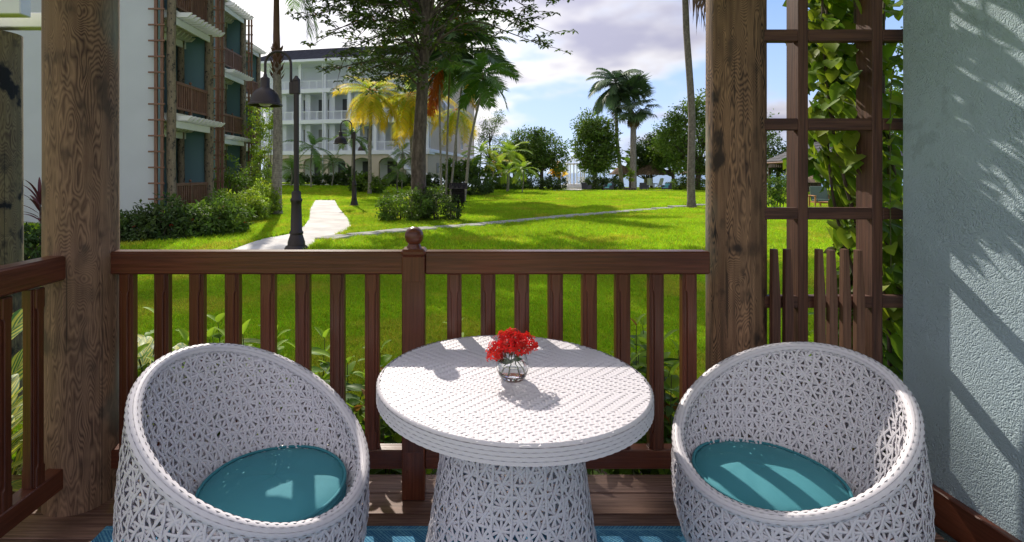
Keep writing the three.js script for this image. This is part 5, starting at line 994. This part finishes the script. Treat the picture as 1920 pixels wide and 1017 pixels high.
function bay(name, label, X, D, L, rails, o = {}) {
  const t = thing(name, label, 'building', V(X, 0, -D), 0), H = 3 * ST + .1, back = -2.6;
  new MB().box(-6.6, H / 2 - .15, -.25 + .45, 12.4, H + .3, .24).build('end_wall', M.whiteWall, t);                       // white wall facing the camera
  new MB().box(-.395, H / 2 - .15, .20 - .02, .02, H + .3, .26).build('wall_edge', std({ color: rgb(.36, .55, .58), roughness: .85 }), t);
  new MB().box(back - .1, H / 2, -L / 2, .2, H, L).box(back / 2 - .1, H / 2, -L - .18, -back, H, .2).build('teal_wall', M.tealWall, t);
  for (let f = 0; f < 3; f++) {
    if (f) new MB().box(back / 2 + .05, f * ST - .11, -L / 2, -back, .2, L - .05).build('balcony_floor', M.cream, t);
    const js = new MB(); for (let k = 0; k < 8; k++) js.box(back / 2, (f + 1) * ST - .27, -(k + .5) * L / 8, -back, .10, .06); stuff(js.build('ceiling_joists', M.cream, t));
    railingPart(t, 0, -.12, -L + .12, f * ST, rails);
    awning(t, 0, .05, -L - .05, (f + 1) * ST - .40, o.slats || 10);
    awning(t, -1.0, -.35, -L - .25, (f + 1) * ST - .62, o.slats || 10, .5);
    new MB().box(back + .03, f * ST + 1.05, -L / 2, .06, 2.1, 1.3).build('balcony_door', M.black, t);
    const lp = new MB(); lp.box(-1.0, f * ST + 1.62, -L - .02, .11, .34, .08, .01).lathe([[.001, .2], [.05, .17], [.06, -.16], [.001, -.2]], 8, -1.0, f * ST + 1.62, .02 - L); lp.build('wall_lantern', M.black, t);
  }
  new MB().box(back / 2 - .2, 3 * ST + .06, -L / 2, 3.4, .14, L + .3).build('roof_slab', M.cream, t);
  const post = (x, z, r) => { const P = [], n = 10; for (let k = 0; k <= n; k++) P.push(V(x + .015 * Math.sin(k * 2.1 + x * 7), -.3 + k / n * (H + .2), z)); const m = new MB(); m.tube(P, P.map((_, k) => r * (1.04 - .08 * k / n)), 14, 1, false); const g = m.geo(), u = g.attributes.uv; for (let q = 0; q < u.count; q++) u.setXY(q, u.getX(q) / (6.28 * r), u.getY(q) / 2.6 + x); mesh('log_post', g, M.logFar, t); };
  post(-.02, .12, .14); post(.0, -L - .05, .16); post(-1.05, -.25, .12); post(-1.0, -L + .1, .12);
  trellisPart(t, -.36, .42, -.25, H, .20); if (o.tr2) trellisPart(t, .12, -L - .55, -.25, H, .16);
  return t;
}
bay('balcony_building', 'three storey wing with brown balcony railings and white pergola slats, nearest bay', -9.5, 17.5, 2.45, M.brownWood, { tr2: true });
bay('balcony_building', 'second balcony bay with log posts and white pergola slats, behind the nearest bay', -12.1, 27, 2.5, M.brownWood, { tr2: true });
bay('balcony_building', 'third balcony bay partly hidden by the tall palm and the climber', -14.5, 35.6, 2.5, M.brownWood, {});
// ================================================================ WHITE BUILDING
{
  const t = thing('white_building', 'white four storey hotel building with arcade, balconies and dark slate roof', 'building', V(-2.83, .27, -52), -12 * Math.PI / 180);
  const wht = std({ color: rgb(.70, .74, .80), roughness: .7 }), panel = std({ color: rgb(.64, .68, .74), roughness: .75 }), stucco = std({ color: rgb(.52, .455, .36), map: tex(256, 256, (u, v) => .9 + .1 * fbm(u * 6, v * 6, 4, 6, 6), .3, .3), roughness: .9 }), dark = std({ color: rgb(.055, .06, .07), roughness: .6 }), slate = phys({ specularIntensity: 0, color: rgb(.05, .053, .068), map: tex(256, 256, (u, v) => .6 + .4 * ((v * 16) % 1 < .12 ? 0 : vnoise(Math.floor(u * 24 + (Math.floor(v * 16) & 1) * .5), Math.floor(v * 16))), .25, .25), roughness: 1 }), deepW = std({ color: rgb(.26, .26, .25), roughness: .8 }), glassM = std({ color: rgb(.06, .09, .12), roughness: .12 });
  const BW = 2.8, NB = 7, HT = [3.3, 3.25, 3.25, 2.95], ys = [0, 3.3, 6.55, 9.8], top = 12.75, Wd = NB * BW, deep = 27;
  // right side wall and the body behind the galleries
  new MB().box(-.15, 6.9, -deep / 2 - .1, .3, top - .3, deep - .4).build('side_wall', stucco, t);
  new MB().box(-Wd / 2, 6.6, -2.2, Wd - .6, 12.9, .25).build('back_wall', panel, t);
  new MB().box(.02, 3.45, -deep / 2 + .1, .42, .34, deep, .02).build('string_course', wht, t);
  for (const z of [-6.5, -17]) for (const y of [5.2, 8.4, 11.1]) {
    const w = new THREE.Group(); w.name = 'side_window'; w.position.set(.02, y, z); t.add(w);
    new MB().box(0, 0, 0, .06, 1.7, 1.1).build('pane', glassM, w);
    const fr = new MB(); fr.box(.03, .9, 0, .08, .1, 1.3).box(.03, -.9, 0, .08, .1, 1.3).box(.03, 0, .6, .08, 1.7, .1).box(.03, 0, -.6, .08, 1.7, .1).box(.03, 0, 0, .05, 1.7, .05).box(.03, .1, 0, .05, .05, 1.1); fr.build('frame', wht, w);
    const sh = new THREE.Mesh(new MB().box(0, -.65, 0, .05, 1.3, 1.25).geo(), wht); sh.name = 'awning_shutter'; sh.position.set(.07, .9, 0); sh.rotation.z = .62; w.add(sh);
  }
  for (const z of [-4, -10]) { const w = new MB(); w.box(.02, 1.7, z, .08, 1.1, .9); w.build('low_window', deepW, t); }
  // ground floor arcade: one pierced wall per bay
  const sh = new THREE.Shape(); sh.moveTo(0, 0); sh.lineTo(BW, 0); sh.lineTo(BW, 3.3); sh.lineTo(0, 3.3); sh.lineTo(0, 0);
  const ho = new THREE.Path(); ho.moveTo(.42, .02); ho.lineTo(.42, 2.15); ho.quadraticCurveTo(.5, 2.72, BW / 2, 2.75); ho.quadraticCurveTo(BW - .5, 2.72, BW - .42, 2.15); ho.lineTo(BW - .42, .02); ho.lineTo(.42, .02); sh.holes.push(ho);
  const arch = new THREE.ExtrudeGeometry(sh, { depth: .4, bevelEnabled: false, curveSegments: 12 }), shim = [];
  for (let k = 0; k < NB; k++) {
    const x = -Wd + k * BW, m = mesh('arch_bay', arch, stucco, t); m.position.set(x, 0, -.4);
    new MB().box(x + BW / 2, 1.2, -2.05, 1.5, 2.4, .08).build('ground_door', dark, t);
    for (let f = 1; f < 4; f++) {
      const y = ys[f];
      const col = new MB(); col.box(x + .02, y + HT[f] / 2, -.12, .30, HT[f] - .1, .26, .01).box(x + .02, y + HT[f] - .32, -.12, .40, .12, .34, .01).box(x + .02, y + .1, -.12, .38, .16, .32, .01); col.build('column', wht, t);
      const rl = new THREE.Group(); rl.name = 'gallery_railing'; t.add(rl);
      new MB().box(x + BW / 2, y + 1.08, -.12, BW - .3, .07, .06).box(x + BW / 2, y + .14, -.12, BW - .3, .06, .05).build('rails', wht, rl);
      const bl = new MB(); for (let q = 0; q < 20; q++) bl.box(x + .22 + q * (BW - .44) / 19, y + .6, -.12, .035, .9, .03); for (const q of [.36, .68]) bl.box(x + BW * q, y + .6, -.12, .06, 1.0, .05); stuff(bl.build('balusters', wht, rl));
      const op = new MB(); if (f < 3) { op.box(x + BW * .62, y + 1.3, -2.04, 1.15, 2.6, .06); op.build('gallery_door', f === 1 ? deepW : dark, t); const lv = new THREE.Group(); lv.name = 'louvre_shutter'; t.add(lv); for (const q of [.22, .93]) { new MB().box(x + BW * q, y + 1.5, -.62, .62, 2.95, .05).build('shutter_panel', panel, lv); } const ls = new MB(); for (const q of [.22, .93]) for (let s = 0; s < 18; s++) ls.box(x + BW * q, y + .2 + s * .155, -.58, .58, .04, .05); stuff(ls.build('louvres', wht, lv)); }
      else { op.box(x + BW * .6, y + 1.15, -2.04, .9, 2.2, .06); op.build('gallery_door', panel, t); }
    }
  }
  new MB().box(.02 - .1, 8.3, -.12, .30, 10, .26, .01).build('column', wht, t);
  for (let f = 1; f < 4; f++) new MB().box(-Wd / 2, ys[f] - .02, -1.1 + .06, Wd + .35, .40, 2.34, .02).box(-Wd / 2, ys[f] + .2, -1.02, Wd + .2, .05, 2.3).build('gallery_floor', wht, t);
  new MB().box(-Wd / 2, top + .06, -deep / 2 + .4, Wd + 1.3, .26, deep + 1.2, .02).build('eaves', wht, t);
  const rf = new MB(), a = V(-Wd - .7, top + .2, .9), b = V(.6, top + .2, .9), c = V(.6, top + .2, -deep), d = V(-Wd - .7, top + .2, -deep), e = V(-Wd + 2.2, top + 2.1, -2.6), f2 = V(-2.2, top + 2.1, -2.6), g = V(-2.2, top + 2.1, -deep + 3), h = V(-Wd + 2.2, top + 2.1, -deep + 3);
  const uvq = q => q.map(p => [p.x + p.z, p.y * 2]); for (const q of [[a, b, f2, e], [b, c, g, f2], [c, d, h, g], [d, a, e, h], [e, f2, g, h]]) rf.poly(q, uvq(q)); rf.build('slate_roof', slate, t);
  for (const x of [-Wd + 3 * BW - .12]) new MB().tube([V(x, 0, .1), V(x, top, .1)], .06, 8).build('drain_pipe', wht, t);
  // outer stair at the right corner
  const stg = new THREE.Group(); stg.name = 'outer_stair'; t.add(stg); const sb = new MB(); for (let k = 0; k < 14; k++) sb.box(-3.6 + k * .26, 3.2 - k * .225, .85, .28, .18, 1.3); stuff(sb.build('steps', wht, stg)); const si = new MB(); si.m = new THREE.Matrix4().makeTranslation(-1.8, 1.65, 1.52).multiply(new THREE.Matrix4().makeRotationZ(-.713)); si.box(0, 0, 0, 4.6, .28, .08).box(0, .95, 0, 4.6, .07, .07); for (let k = 0; k < 22; k++) si.box(-2.2 + k * .2, .5, 0, .04, .9, .04); si.build('stair_rail', wht, stg);
}
// ================================================================ LAMP POSTS
function lampPost(label, base) {
  const t = thing('lamp_post', label, 'lamp post', base, 0, 'curved lamp posts along the garden path'), H = 4.47;
  new MB().lathe([[.255, 0], [.255, .05], [.235, .10], [.19, .13], [.185, .20], [.155, .30], [.135, .36], [.15, .385], [.15, .42], [.125, .45], [.11, 1.02], [.115, 1.08], [.13, 1.10], [.13, 1.14], [.105, 1.17], [.10, 1.30], [.065, 1.33]], 20).build('base', M.metalDark, t);
  new MB().tube([V(0, 1.3, 0), V(0, 3.55, 0)], .058, 14).build('pole', M.metalDark, t);
  const br = new MB(); br.box(0, 3.62, 0, .15, .30, .13, .015).box(-.10, 3.60, 0, .10, .26, .10, .01).lathe([[.085, 3.76], [.085, 3.79], [.05, 3.83], [.03, 3.87], [.001, 3.88]], 14); br.build('bracket', M.metalDark, t);
  const P = [V(-.12, 3.50, 0), V(-.12, 3.8, 0), V(-.12, 4.1, 0)]; for (let k = 1; k <= 14; k++) { const a = k / 14 * Math.PI; P.push(V(-.405 + .285 * Math.cos(a), 4.13 + .285 * Math.sin(a), 0)); } P.push(V(-.69, 3.95, 0), V(-.69, 3.86, 0)); new MB().tube(P, .030, 12).build('gooseneck', M.metalDark, t);
  new MB().lathe([[.028, 3.93], [.04, 3.90], [.045, 3.86], [.095, 3.82], [.10, 3.62], [.115, 3.60], [.20, 3.555], [.275, 3.46], [.315, 3.34], [.325, 3.27], [.365, 3.245], [.368, 3.215], [.345, 3.215], [.30, 3.34], [.20, 3.50], [.09, 3.56]], 32, -.69, 0, 0).build('bell_shade', M.metalDark, t);
  new MB().lathe([[.001, 3.20], [.10, 3.21], [.15, 3.26], [.16, 3.32], [.001, 3.36]], 20, -.69).build('glass_bowl', phys({ color: rgb(.75, .72, .6), transmission: .6, roughness: .6, thickness: 0 }), t);
  return t;
}
const lp1 = lampPost('tall dark lamp post with bell shade, nearest, at the near end of the curved path', G(555.5, 470.5));
copyOf(lp1, 'middle dark lamp post standing on the grass right of the curved path', G(664, 388));
copyOf(lp1, 'small farthest dark lamp post beside the yellow coconut palm', atD(692, 47.5));
{ // dark wooden box on a post
  const t = thing('post_box', 'small dark louvred wooden box with a shingled roof on a post, beside the round shrub', 'box', G(859, 414.5));
  new MB().box(0, .32, 0, .10, .72, .10, .004).build('post', M.black, t);
  new MB().box(0, .92, 0, .48, .50, .40, .008).build('box', M.black, t);
  for (let k = 0; k < 7; k++) { const m = mesh('louvre', new MB().box(0, 0, 0, .38, .012, .05).geo(), M.black, t); m.position.set(.02, .74 + k * .06, .21); m.rotation.x = .5; }
  const rf = new THREE.Group(); rf.name = 'roof'; t.add(rf); const slope = new MB().box(0, 0, 0, .076, .014, .36, .002).geo();
  for (const s of [-1, 1]) for (let k = 0; k < 8; k++) { const m = mesh('shingle', slope, M.black, rf); m.position.set(-.29 + k * .083, 1.27 + (k % 2) * .006, s * .15); m.rotation.x = s * .62; }
  new MB().box(0, 1.375, 0, .66, .025, .05, .004).build('ridge', M.black, rf);
}
// ================================================================ BEACH SIDE
{ // gazebo
  const t = thing('white_gazebo', 'small open white gazebo with slender columns by the sea', 'gazebo', atD(1078, 60)), r = 1.02, wht = std({ color: rgb(.80, .80, .80), roughness: .6 }), rafters = new MB(), rail = new MB();
  for (let k = 0; k < 3; k++) new MB().box(0, .09 + k * .16, .15 * (2 - k) + .3, 3.4 - k * .5, .17, 3.4 - k * .5, .01).build('step', wht, t);
  for (let k = 0; k < 8; k++) { const a = (k + .5) / 8 * 6.283, x = r * Math.cos(a), z = r * Math.sin(a) + .3; new MB().lathe([[.10, .5], [.10, .58], [.068, .62], [.06, 2.6], [.09, 2.64], [.10, 2.72]], 10, x, 0, z).build('column', wht, t);
    const b = (k + 1.5) / 8 * 6.283, X = r * Math.cos(b), Z = r * Math.sin(b) + .3; rafters.tube([V(x * 1.1, 2.78, z), V(X * 1.1, 2.78, Z)], .07, 4).tube([V(x * 1.25, 2.72, z * 1.25 - .07), V(0, 4.0, .3)], .035, 4).tube([V((x + X) / 2 * 1.1, 2.78, (z + Z) / 2), V(0, 4.0, .3)], .02, 4); for (const q of [.3, .6, .8]) rafters.tube([V(x * (1 - q), lerp(2.78, 4, q), (z - .3) * (1 - q) + .3), V(X * (1 - q), lerp(2.78, 4, q), (Z - .3) * (1 - q) + .3)], .018, 4);
    if (k !== 1 && k !== 2 && k !== 5) { rail.tube([V(x, 1.25, z), V(X, 1.25, Z)], .03, 4).tube([V(x, .7, z), V(X, .7, Z)], .025, 4); for (let q = 1; q < 6; q++) rail.box(lerp(x, X, q / 6), .97, lerp(z, Z, q / 6), .03, .55, .03); } }
  rafters.build('open_roof', wht, t); rail.build('railing', wht, t); new MB().lathe([[.001, 4.3], [.05, 4.2], [.03, 4.1], [.08, 4.0], [.001, 3.95]], 10, 0, 0, .3).build('finial', wht, t);
  for (const [px, lab] of [[1049, 'short white bollard left of the gazebo steps'], [1118.5, 'short white bollard right of the gazebo steps']]) { const b = thing('bollard', lab, 'bollard', atD(px, 54.5), 0, 'white bollards by the gazebo'); new MB().lathe([[.13, 0], [.13, .06], [.105, .09], [.105, .48], [.14, .50], [.14, .56], [.02, .60], [.001, .60]], 12).build('shaft', wht, b); }
}
// dark wicker garden chairs with teal cushions
function gardenChair(label, pos, turn) {
  const t = thing('garden_chair', label, 'armchair', pos, turn, 'dark wicker armchairs at the far edge of the lawn'), dk = std({ color: rgb(.06, .062, .075), roughness: .7 }), teal = std({ color: rgb(.10, .34, .38), roughness: .8 });
  new MB().box(0, .22, 0, .62, .12, .62, .02).build('seat_frame', dk, t);
  const bk = new MB(); bk.m = new THREE.Matrix4().makeTranslation(0, .5, -.33).multiply(new THREE.Matrix4().makeRotationX(-.25)); bk.box(0, 0, 0, .66, .62, .07, .02); bk.build('backrest', dk, t);
  for (const s of [-1, 1]) { new MB().box(s * .35, .36, 0, .07, .30, .62, .02).box(s * .355, .53, .02, .11, .05, .70, .015).build('arm', dk, t); for (const z of [-.28, .28]) new MB().tube([V(s * .33, 0, z), V(s * .33, .24, z)], [.02, .03], 6).build('leg', dk, t); }
  new MB().box(0, .33, .02, .56, .11, .56, .03).build('seat_pad', teal, t);
  const p = new MB(); p.m = new THREE.Matrix4().makeTranslation(0, .55, -.2).multiply(new THREE.Matrix4().makeRotationX(-.35)); p.box(0, 0, 0, .46, .36, .13, .05); p.build('back_pillow', teal, t);
}
gardenChair('dark wicker armchair facing away, just right of the gazebo steps', atD(1100, 51.5), 2.2);
gardenChair('dark wicker armchair with a teal pillow turned left, between gazebo and palms', atD(1141, 51), -.9);
gardenChair('dark wicker armchair seen from behind, below the travellers palm', atD(1208, 51.5), 2.5);
gardenChair('dark wicker armchair with a teal pillow, right of the white beach chairs', atD(1250, 51), -.8);
function beachChair(label, pos, turn) {
  const t = thing('beach_chair', label, 'beach chair', pos, turn, 'white slatted beach chairs'), wht = std({ color: rgb(.80, .80, .78), roughness: .6 });
  for (let k = 0; k < 5; k++) { const m = mesh('back_slat', new MB().box(0, .5, 0, .10, 1.0 - .06 * Math.abs(k - 2), .025, .004).geo(), wht, t); m.position.set((k - 2) * .115, .25, -.15); m.rotation.x = -.38; }
  for (let k = 0; k < 5; k++) { const m = mesh('seat_slat', new MB().box(0, 0, 0, .60, .025, .09, .004).geo(), wht, t); m.position.set(0, .32 + .02 * k, -.15 + k * .105); }
  for (const s of [-1, 1]) { new MB().box(s * .36, .55, .12, .13, .025, .72, .004).build('arm', wht, t); new MB().box(s * .34, .27, .40, .04, .54, .09).build('leg', wht, t); const b = new MB(); b.m = new THREE.Matrix4().makeTranslation(s * .30, .17, .05).multiply(new THREE.Matrix4().makeRotationX(.38)); b.box(0, 0, 0, .04, .09, .95); b.build('side_rail', wht, t); }
}
beachChair('white slatted beach chair left of its neighbour, under the thatched parasol', W(1219, 345, 60).setY(GY), 2.7);
beachChair('white slatted beach chair right of its neighbour, under the thatched parasol', W(1236, 345, 60).setY(GY), 3.5);
{
  const t = thing('round_table', 'little dark round table between the white beach chairs', 'table', W(1227, 345, 60.5).setY(GY)); new MB().lathe([[.001, .52], [.40, .52], [.40, .48], [.001, .47]], 16).build('top', M.black, t); new MB().tube([V(0, 0, 0), V(0, .5, 0)], .05, 8).build('stem', M.black, t);
}
function thatchParasol(label, px, d, R, topY, group) {
  const t = thing('thatched_parasol', label, 'parasol', V((px - CX) / F * d, GY, -d), 0, group), mb = new MB(true), r = rng(px), pr = [];
  new MB().tube([V(0, 0, 0), V(0, topY, 0)], .07, 8).build('pole', M.bark, t);
  for (let L = 0; L < 7; L++) for (let k = 0; k < 120; k++) { const a = r() * 6.283, q0 = L / 7 * .85, q1 = q0 + .34 + r() * .06, h = q => topY - (topY - 1.75) * Math.pow(q, 1.25) + (6 - L) * .012 + r() * .03; const c = .45 + .8 * r(); mb.col = [c, c * (.9 + .1 * r()), c * .85]; const w = .06 + .10 * q1, x0 = Math.cos(a) * R * q0, z0 = Math.sin(a) * R * q0, x1 = Math.cos(a) * R * q1, z1 = Math.sin(a) * R * q1, px2 = -Math.sin(a) * w, pz = Math.cos(a) * w; mb.poly([V(x0 - px2 * .4, h(q0), z0 - pz * .4), V(x0 + px2 * .4, h(q0), z0 + pz * .4), V(x1 + px2, h(q1) - .1 * r(), z1 + pz), V(x1 - px2, h(q1) - .1 * r(), z1 - pz)]); }
  stuff(mb.build('thatch', M.thatch, t));
}
thatchParasol('thatched parasol left of the fan palm trunk', 1166, 62, 1.25, 2.65, 'thatched parasols on the beach');
thatchParasol('large thatched parasol above the white beach chairs', 1222, 62, 2.05, 3.05, 'thatched parasols on the beach');
thatchParasol('thatched parasol behind the tall grey palm trunk', 1300, 66, 1.45, 2.35, 'thatched parasols on the beach');
thatchParasol('thatched roof glimpsed under the pavilion eaves, beyond the trellis', 1535, 47, 2.2, 2.9, 'thatched parasols on the beach');
{
  const t = thing('planter_ring', 'low brown ring planter at the foot of the fan palm', 'planter', atD(1181, 53)); new MB().lathe([[.62, 0], [.62, .20], [.55, .22], [.52, .10], [.001, .10]], 18).build('ring', M.bark, t); new MB().tube([V(0, .1, 0), V(.02, 1.3, 0)], .10, 8).build('stump', M.bark, t);
}
// ================================================================ BEYOND THE TRELLIS
{ // pavilion with a two tiered shingle roof
  const c = atD(1582, 36), t = thing('dark_pavilion', 'open dark wooden pavilion with a two tiered shingled roof, seen through the trellis', 'pavilion', V(c.x, GY, c.z)), dk = std({ color: rgb(.075, .05, .04), roughness: .8 }), n = 8, R = 4.85, r = rng(400);
  const tones = [.7, 1, 1.3].map(k => std({ color: rgb(.085 * k, .085 * k, .092 * k), roughness: .85 }));
  const tier = (name, r0, y0, r1, y1, rows) => {
    const g = new THREE.Group(); g.name = name; t.add(g);
    const under = new MB(); for (let k = 0; k < n; k++) { const a = (k - .5) / n * 6.283 + .2, b = (k + .5) / n * 6.283 + .2, p = (a, q, dy) => V(Math.cos(a) * lerp(r0, r1, q), lerp(y0, y1, q) + dy, Math.sin(a) * lerp(r0, r1, q)); under.poly([p(b, 0, -.05), p(a, 0, -.05), p(a, 1, -.05), p(b, 1, -.05)]); } under.build('roof_deck', dk, g);
    for (let row = 0; row < rows; row++) { const mbs = [new MB(), new MB(), new MB()]; for (let k = 0; k < n; k++) { const a = (k - .5) / n * 6.283 + .2, b = (k + .5) / n * 6.283 + .2, cnt = Math.max(3, Math.round(18 * lerp(r0, r1, row / rows) / R)); for (let s = 0; s < cnt; s++) { const q0 = row / rows, q1 = (row + 1.25) / rows, P = (f, q, dy) => V(lerp(Math.cos(a), Math.cos(b), f) * lerp(r0, r1, q), lerp(y0, y1, q) + dy, lerp(Math.sin(a), Math.sin(b), f) * lerp(r0, r1, q)); const m = mbs[Math.floor(r() * 3)], f0 = (s + .03) / cnt, f1 = (s + .97) / cnt, up = .035 + r() * .012; m.poly([P(f1, q0, up), P(f0, q0, up), P(f0, q1, .005), P(f1, q1, .005)]).poly([P(f0, q0, up), P(f1, q0, up), P(f1, q0, up - .035), P(f0, q0, up - .035)]); } } mbs.forEach((m, k) => stuff(m.build('shingles', tones[k], g))); }
    const fa = new MB(); for (let k = 0; k < n; k++) { const a = (k - .5) / n * 6.283 + .2, b = (k + .5) / n * 6.283 + .2; fa.tube([V(Math.cos(a) * r0 * .99, y0 - .1, Math.sin(a) * r0 * .99), V(Math.cos(b) * r0 * .99, y0 - .1, Math.sin(b) * r0 * .99)], .09, 4); } fa.build('fascia', M.brownWood, g);
  };
  tier('lower_roof', R, 2.55, 1.9, 3.95, 7); tier('upper_roof', 2.35, 4.35, .05, 5.6, 5);
  const d = new MB(); for (let k = 0; k < 40; k++) { const a = k / 40 * 6.283; d.box(Math.cos(a) * 1.9, 4.1, Math.sin(a) * 1.9, .08, .55, .08); } stuff(d.build('lantern_slats', dk, t));
  for (let k = 0; k < n; k++) { const a = (k - .5) / n * 6.283 + .2, x = Math.cos(a) * 4.4, z = Math.sin(a) * 4.4; new MB().box(x, 1.2, z, .16, 2.5, .16, .01).build('post', dk, t); const br = new MB(); for (const s of [-1, 1]) br.tube([V(x, 1.8, z), V(x - Math.sin(a) * s * .7, 2.4, z + Math.cos(a) * s * .7)], .05, 4); br.build('brace', dk, t); }
  const v = new MB(); for (let k = 0; k < 120; k++) { const a = k / 120 * 6.283; v.box(Math.cos(a) * 4.45, 2.25, Math.sin(a) * 4.45, .10, .24, .10); } stuff(v.build('valance', dk, t));
}
{ // wooden lounger with green cushion, and a side table
  const oak = std({ color: rgb(.40, .17, .055), roughness: .6 }), gr = std({ color: rgb(.09, .135, .115), roughness: .85 });
  const t = thing('garden_lounger', 'wooden garden armchair with a dark green cushion, seen through the trellis', 'armchair', atD(1541, 25), -.25);
  const b = new MB(); b.m = new THREE.Matrix4().makeTranslation(0, .74, -.30).multiply(new THREE.Matrix4().makeRotationX(-.3)); b.box(0, 0, 0, .74, .70, .11, .03); b.build('back_cushion', gr, t);
  new MB().box(0, .42, .08, .72, .12, .66, .03).build('seat_cushion', gr, t);
  for (const s of [-1, 1]) { new MB().box(s * .42, .64, .05, .09, .04, .80, .006).build('arm', oak, t); for (const z of [-.3, .38]) new MB().box(s * .41, .31, z, .06, .62, .06, .004).build('leg', oak, t); }
  new MB().box(0, .33, .05, .80, .07, .74, .004).build('frame', oak, t); for (let k = 0; k < 6; k++) { const m = mesh('back_slat', new MB().box(0, 0, 0, .06, .72, .02).geo(), oak, t); m.position.set(-.30 + k * .12, .72, -.38); m.rotation.x = -.3; }
  const s = thing('side_table', 'small orange brown wooden slatted table beside the garden armchair', 'table', atD(1556, 22.6), .2);
  for (let k = 0; k < 6; k++) { const m = mesh('top_slat', new MB().box(0, 0, 0, .60, .022, .085, .003).geo(), oak, s); m.position.set(0, .46, -.25 + k * .1); }
  for (const x of [-.25, .25]) for (const z of [-.22, .22]) new MB().box(x, .225, z, .05, .45, .05, .003).build('leg', oak, s); new MB().box(0, .41, .24, .54, .06, .02).box(0, .41, -.24, .54, .06, .02).build('apron', oak, s);
  const w = thing('log_shelter', 'small brown roofed shelter on the beach beyond the garden armchair', 'hut', atD(1524, 44)); new MB().box(0, .5, 0, .9, 1.0, .9).build('body', M.bark, w); new MB().lathe([[1.0, .95], [.001, 1.75]], 4, 0, 0, 0, true).build('roof', M.thatch.clone(), w);
}
scene.traverse(o => { if (o.isMesh) { o.castShadow = true; o.receiveShadow = true; } });
renderer.render(scene, camera);
